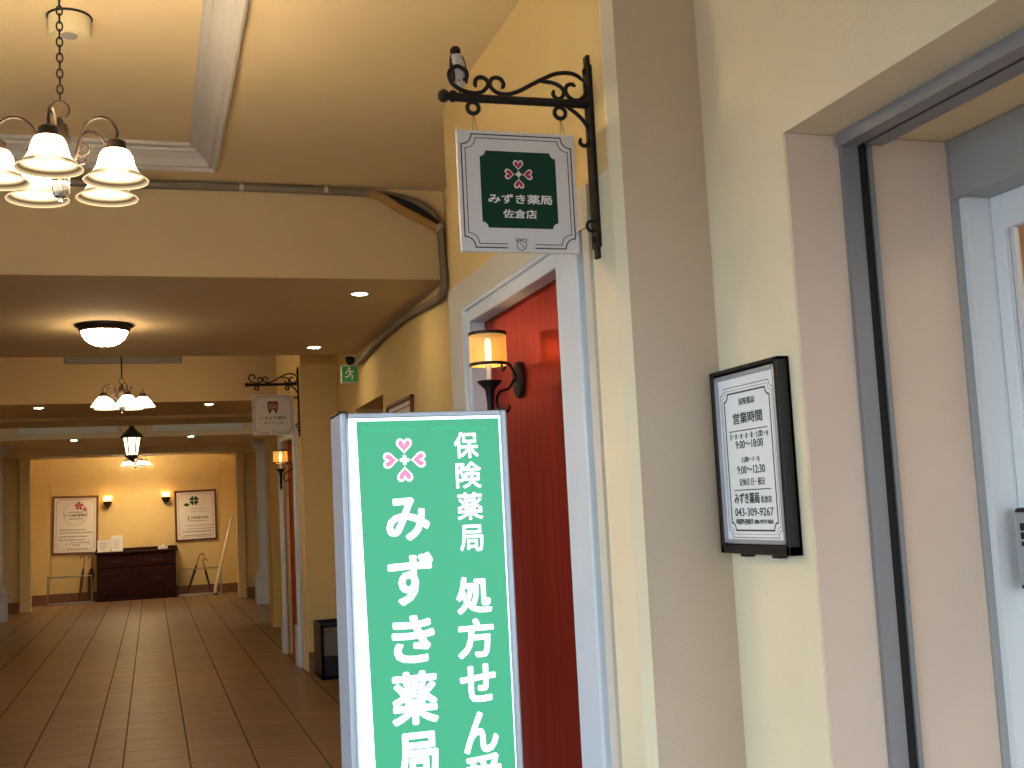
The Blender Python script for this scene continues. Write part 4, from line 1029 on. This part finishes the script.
for i, (x0_, x1_, z_, h_) in enumerate(((-0.12, 0.22, 0.14, 0.006), (-0.10, 0.25, 0.08, 0.006), (-0.10, 0.26, -0.05, 0.028), (-0.17, -0.13, -0.06, 0.05), (-0.13, 0.22, -0.12, 0.01), (-0.22, 0.36, -0.22, 0.008), (-0.22, 0.36, -0.29, 0.008), (-0.28, 0.32, -0.35, 0.012), (-0.25, 0.30, -0.43, 0.010))):
    x = x0_
    while x < x1_:
        w_ = random.uniform(0.02, 0.05); ln.box(x, min(x+w_, x1_), -0.0155, -0.0142, z_-h_, z_+h_); x += w_+0.012
ln.build('small_print', M['greyline'], p2)

def rack(loc, w_, label):
    t = thing('umbrella_rack', label, 'umbrella rack', loc, 0, 'steel umbrella racks beside the dark chest')
    MB().tube([(-w_/2, -0.12, 0.012), (-w_/2, -0.12, 0.56), (w_/2, -0.12, 0.56), (w_/2, -0.12, 0.012)], 0.013, 8).tube([(-w_/2, 0.12, 0.012), (-w_/2, 0.12, 0.56), (w_/2, 0.12, 0.56), (w_/2, 0.12, 0.012)], 0.013, 8).tube([(-w_/2, -0.12, 0.56), (-w_/2, 0.12, 0.56)], 0.011, 8).tube([(w_/2, -0.12, 0.56), (w_/2, 0.12, 0.56)], 0.011, 8).build('rail', M['steel'], t, smooth=60)
    MB().box(-w_/2-0.02, w_/2+0.02, -0.15, 0.15, 0.0, 0.03, 0.008, 1).build('drip_tray', M['steel'], t)
    return t
K1 = rack((-1.63, 25.80, 0), 0.86, 'steel umbrella rack left of the dark chest holding a brown umbrella')
dup(K1, (0.98, 25.86, 0), 0, 'steel umbrella rack right of the dark chest')
def umbrella(p0, p1, label, m, hook=1, r=0.026):
    t = thing('umbrella', label, 'umbrella', p0, 0, 'folded umbrellas in the racks')
    a = Vector((0, 0, 0)); b = Vector(p1)-Vector(p0); d = b.normalized(); Lh = b.length
    pr = [a+d*Lh*s_ for s_ in (0, 0.06, 0.10, 0.35, 0.62, 0.74, 0.78)]
    MB().tube(pr, [0.005, 0.006, r*0.6, r, r*1.15, r*0.7, 0.008], 10).build('canopy', M[m], t, smooth=60)
    side = Vector((hook, 0, 0))
    top = a+d*Lh
    MB().tube(spline([a+d*Lh*0.76, a+d*Lh*0.9, top, top+side*0.03+d*0.04, top+side*0.075+d*0.035, top+side*0.09-d*0.015], 5), 0.011, 8).build('handle', M['frame_brown'], t, smooth=60)
    return t
umbrella((0.70, 25.84, 0.03), (0.97, 25.86, 0.83), 'black umbrella with a hooked handle leaning right in the right rack', 'umb_black')
umbrella((1.20, 25.84, 0.03), (1.04, 25.88, 0.72), 'shorter dark umbrella leaning left in the right rack', 'umb_black', 1, 0.022)
umbrella((-1.27, 25.78, 0.03), (-1.19, 25.84, 0.90), 'thick brown umbrella leaning against the left end of the chest', 'umb_brown', -1, 0.055)
umbrella((-1.46, 25.78, 0.03), (-1.34, 25.84, 0.92), 'slim brown umbrella leaning beside the thicker one left of the chest', 'umb_brown', -1, 0.028)
t = thing('leaning_pole', 'long cream pole leaning against the wall right of the umbrella racks', 'pole', (1.27, 25.45, 0))
pb = [Vector((0, 0, 0.03)), Vector((0.0, 0.01, 0.14)), Vector((0.06, 0.05, 0.36)), Vector((0.30, 0.43, 1.22)), Vector((0.40, 0.59, 1.62))]
MB().tube(spline(pb, 6), 0.033, 10).build('shaft', M['cream_pole'], t, smooth=60)
MB().tube([pb[2]+(pb[3]-pb[2])*0.33, pb[2]+(pb[3]-pb[2])*0.39], 0.038, 10).build('collar', M['cream_pole'], t, smooth=60)
MB().tube([(0, 0, 0.0), (0, 0.002, 0.05)], 0.034, 10).build('rubber_tip', M['black'], t, smooth=60)
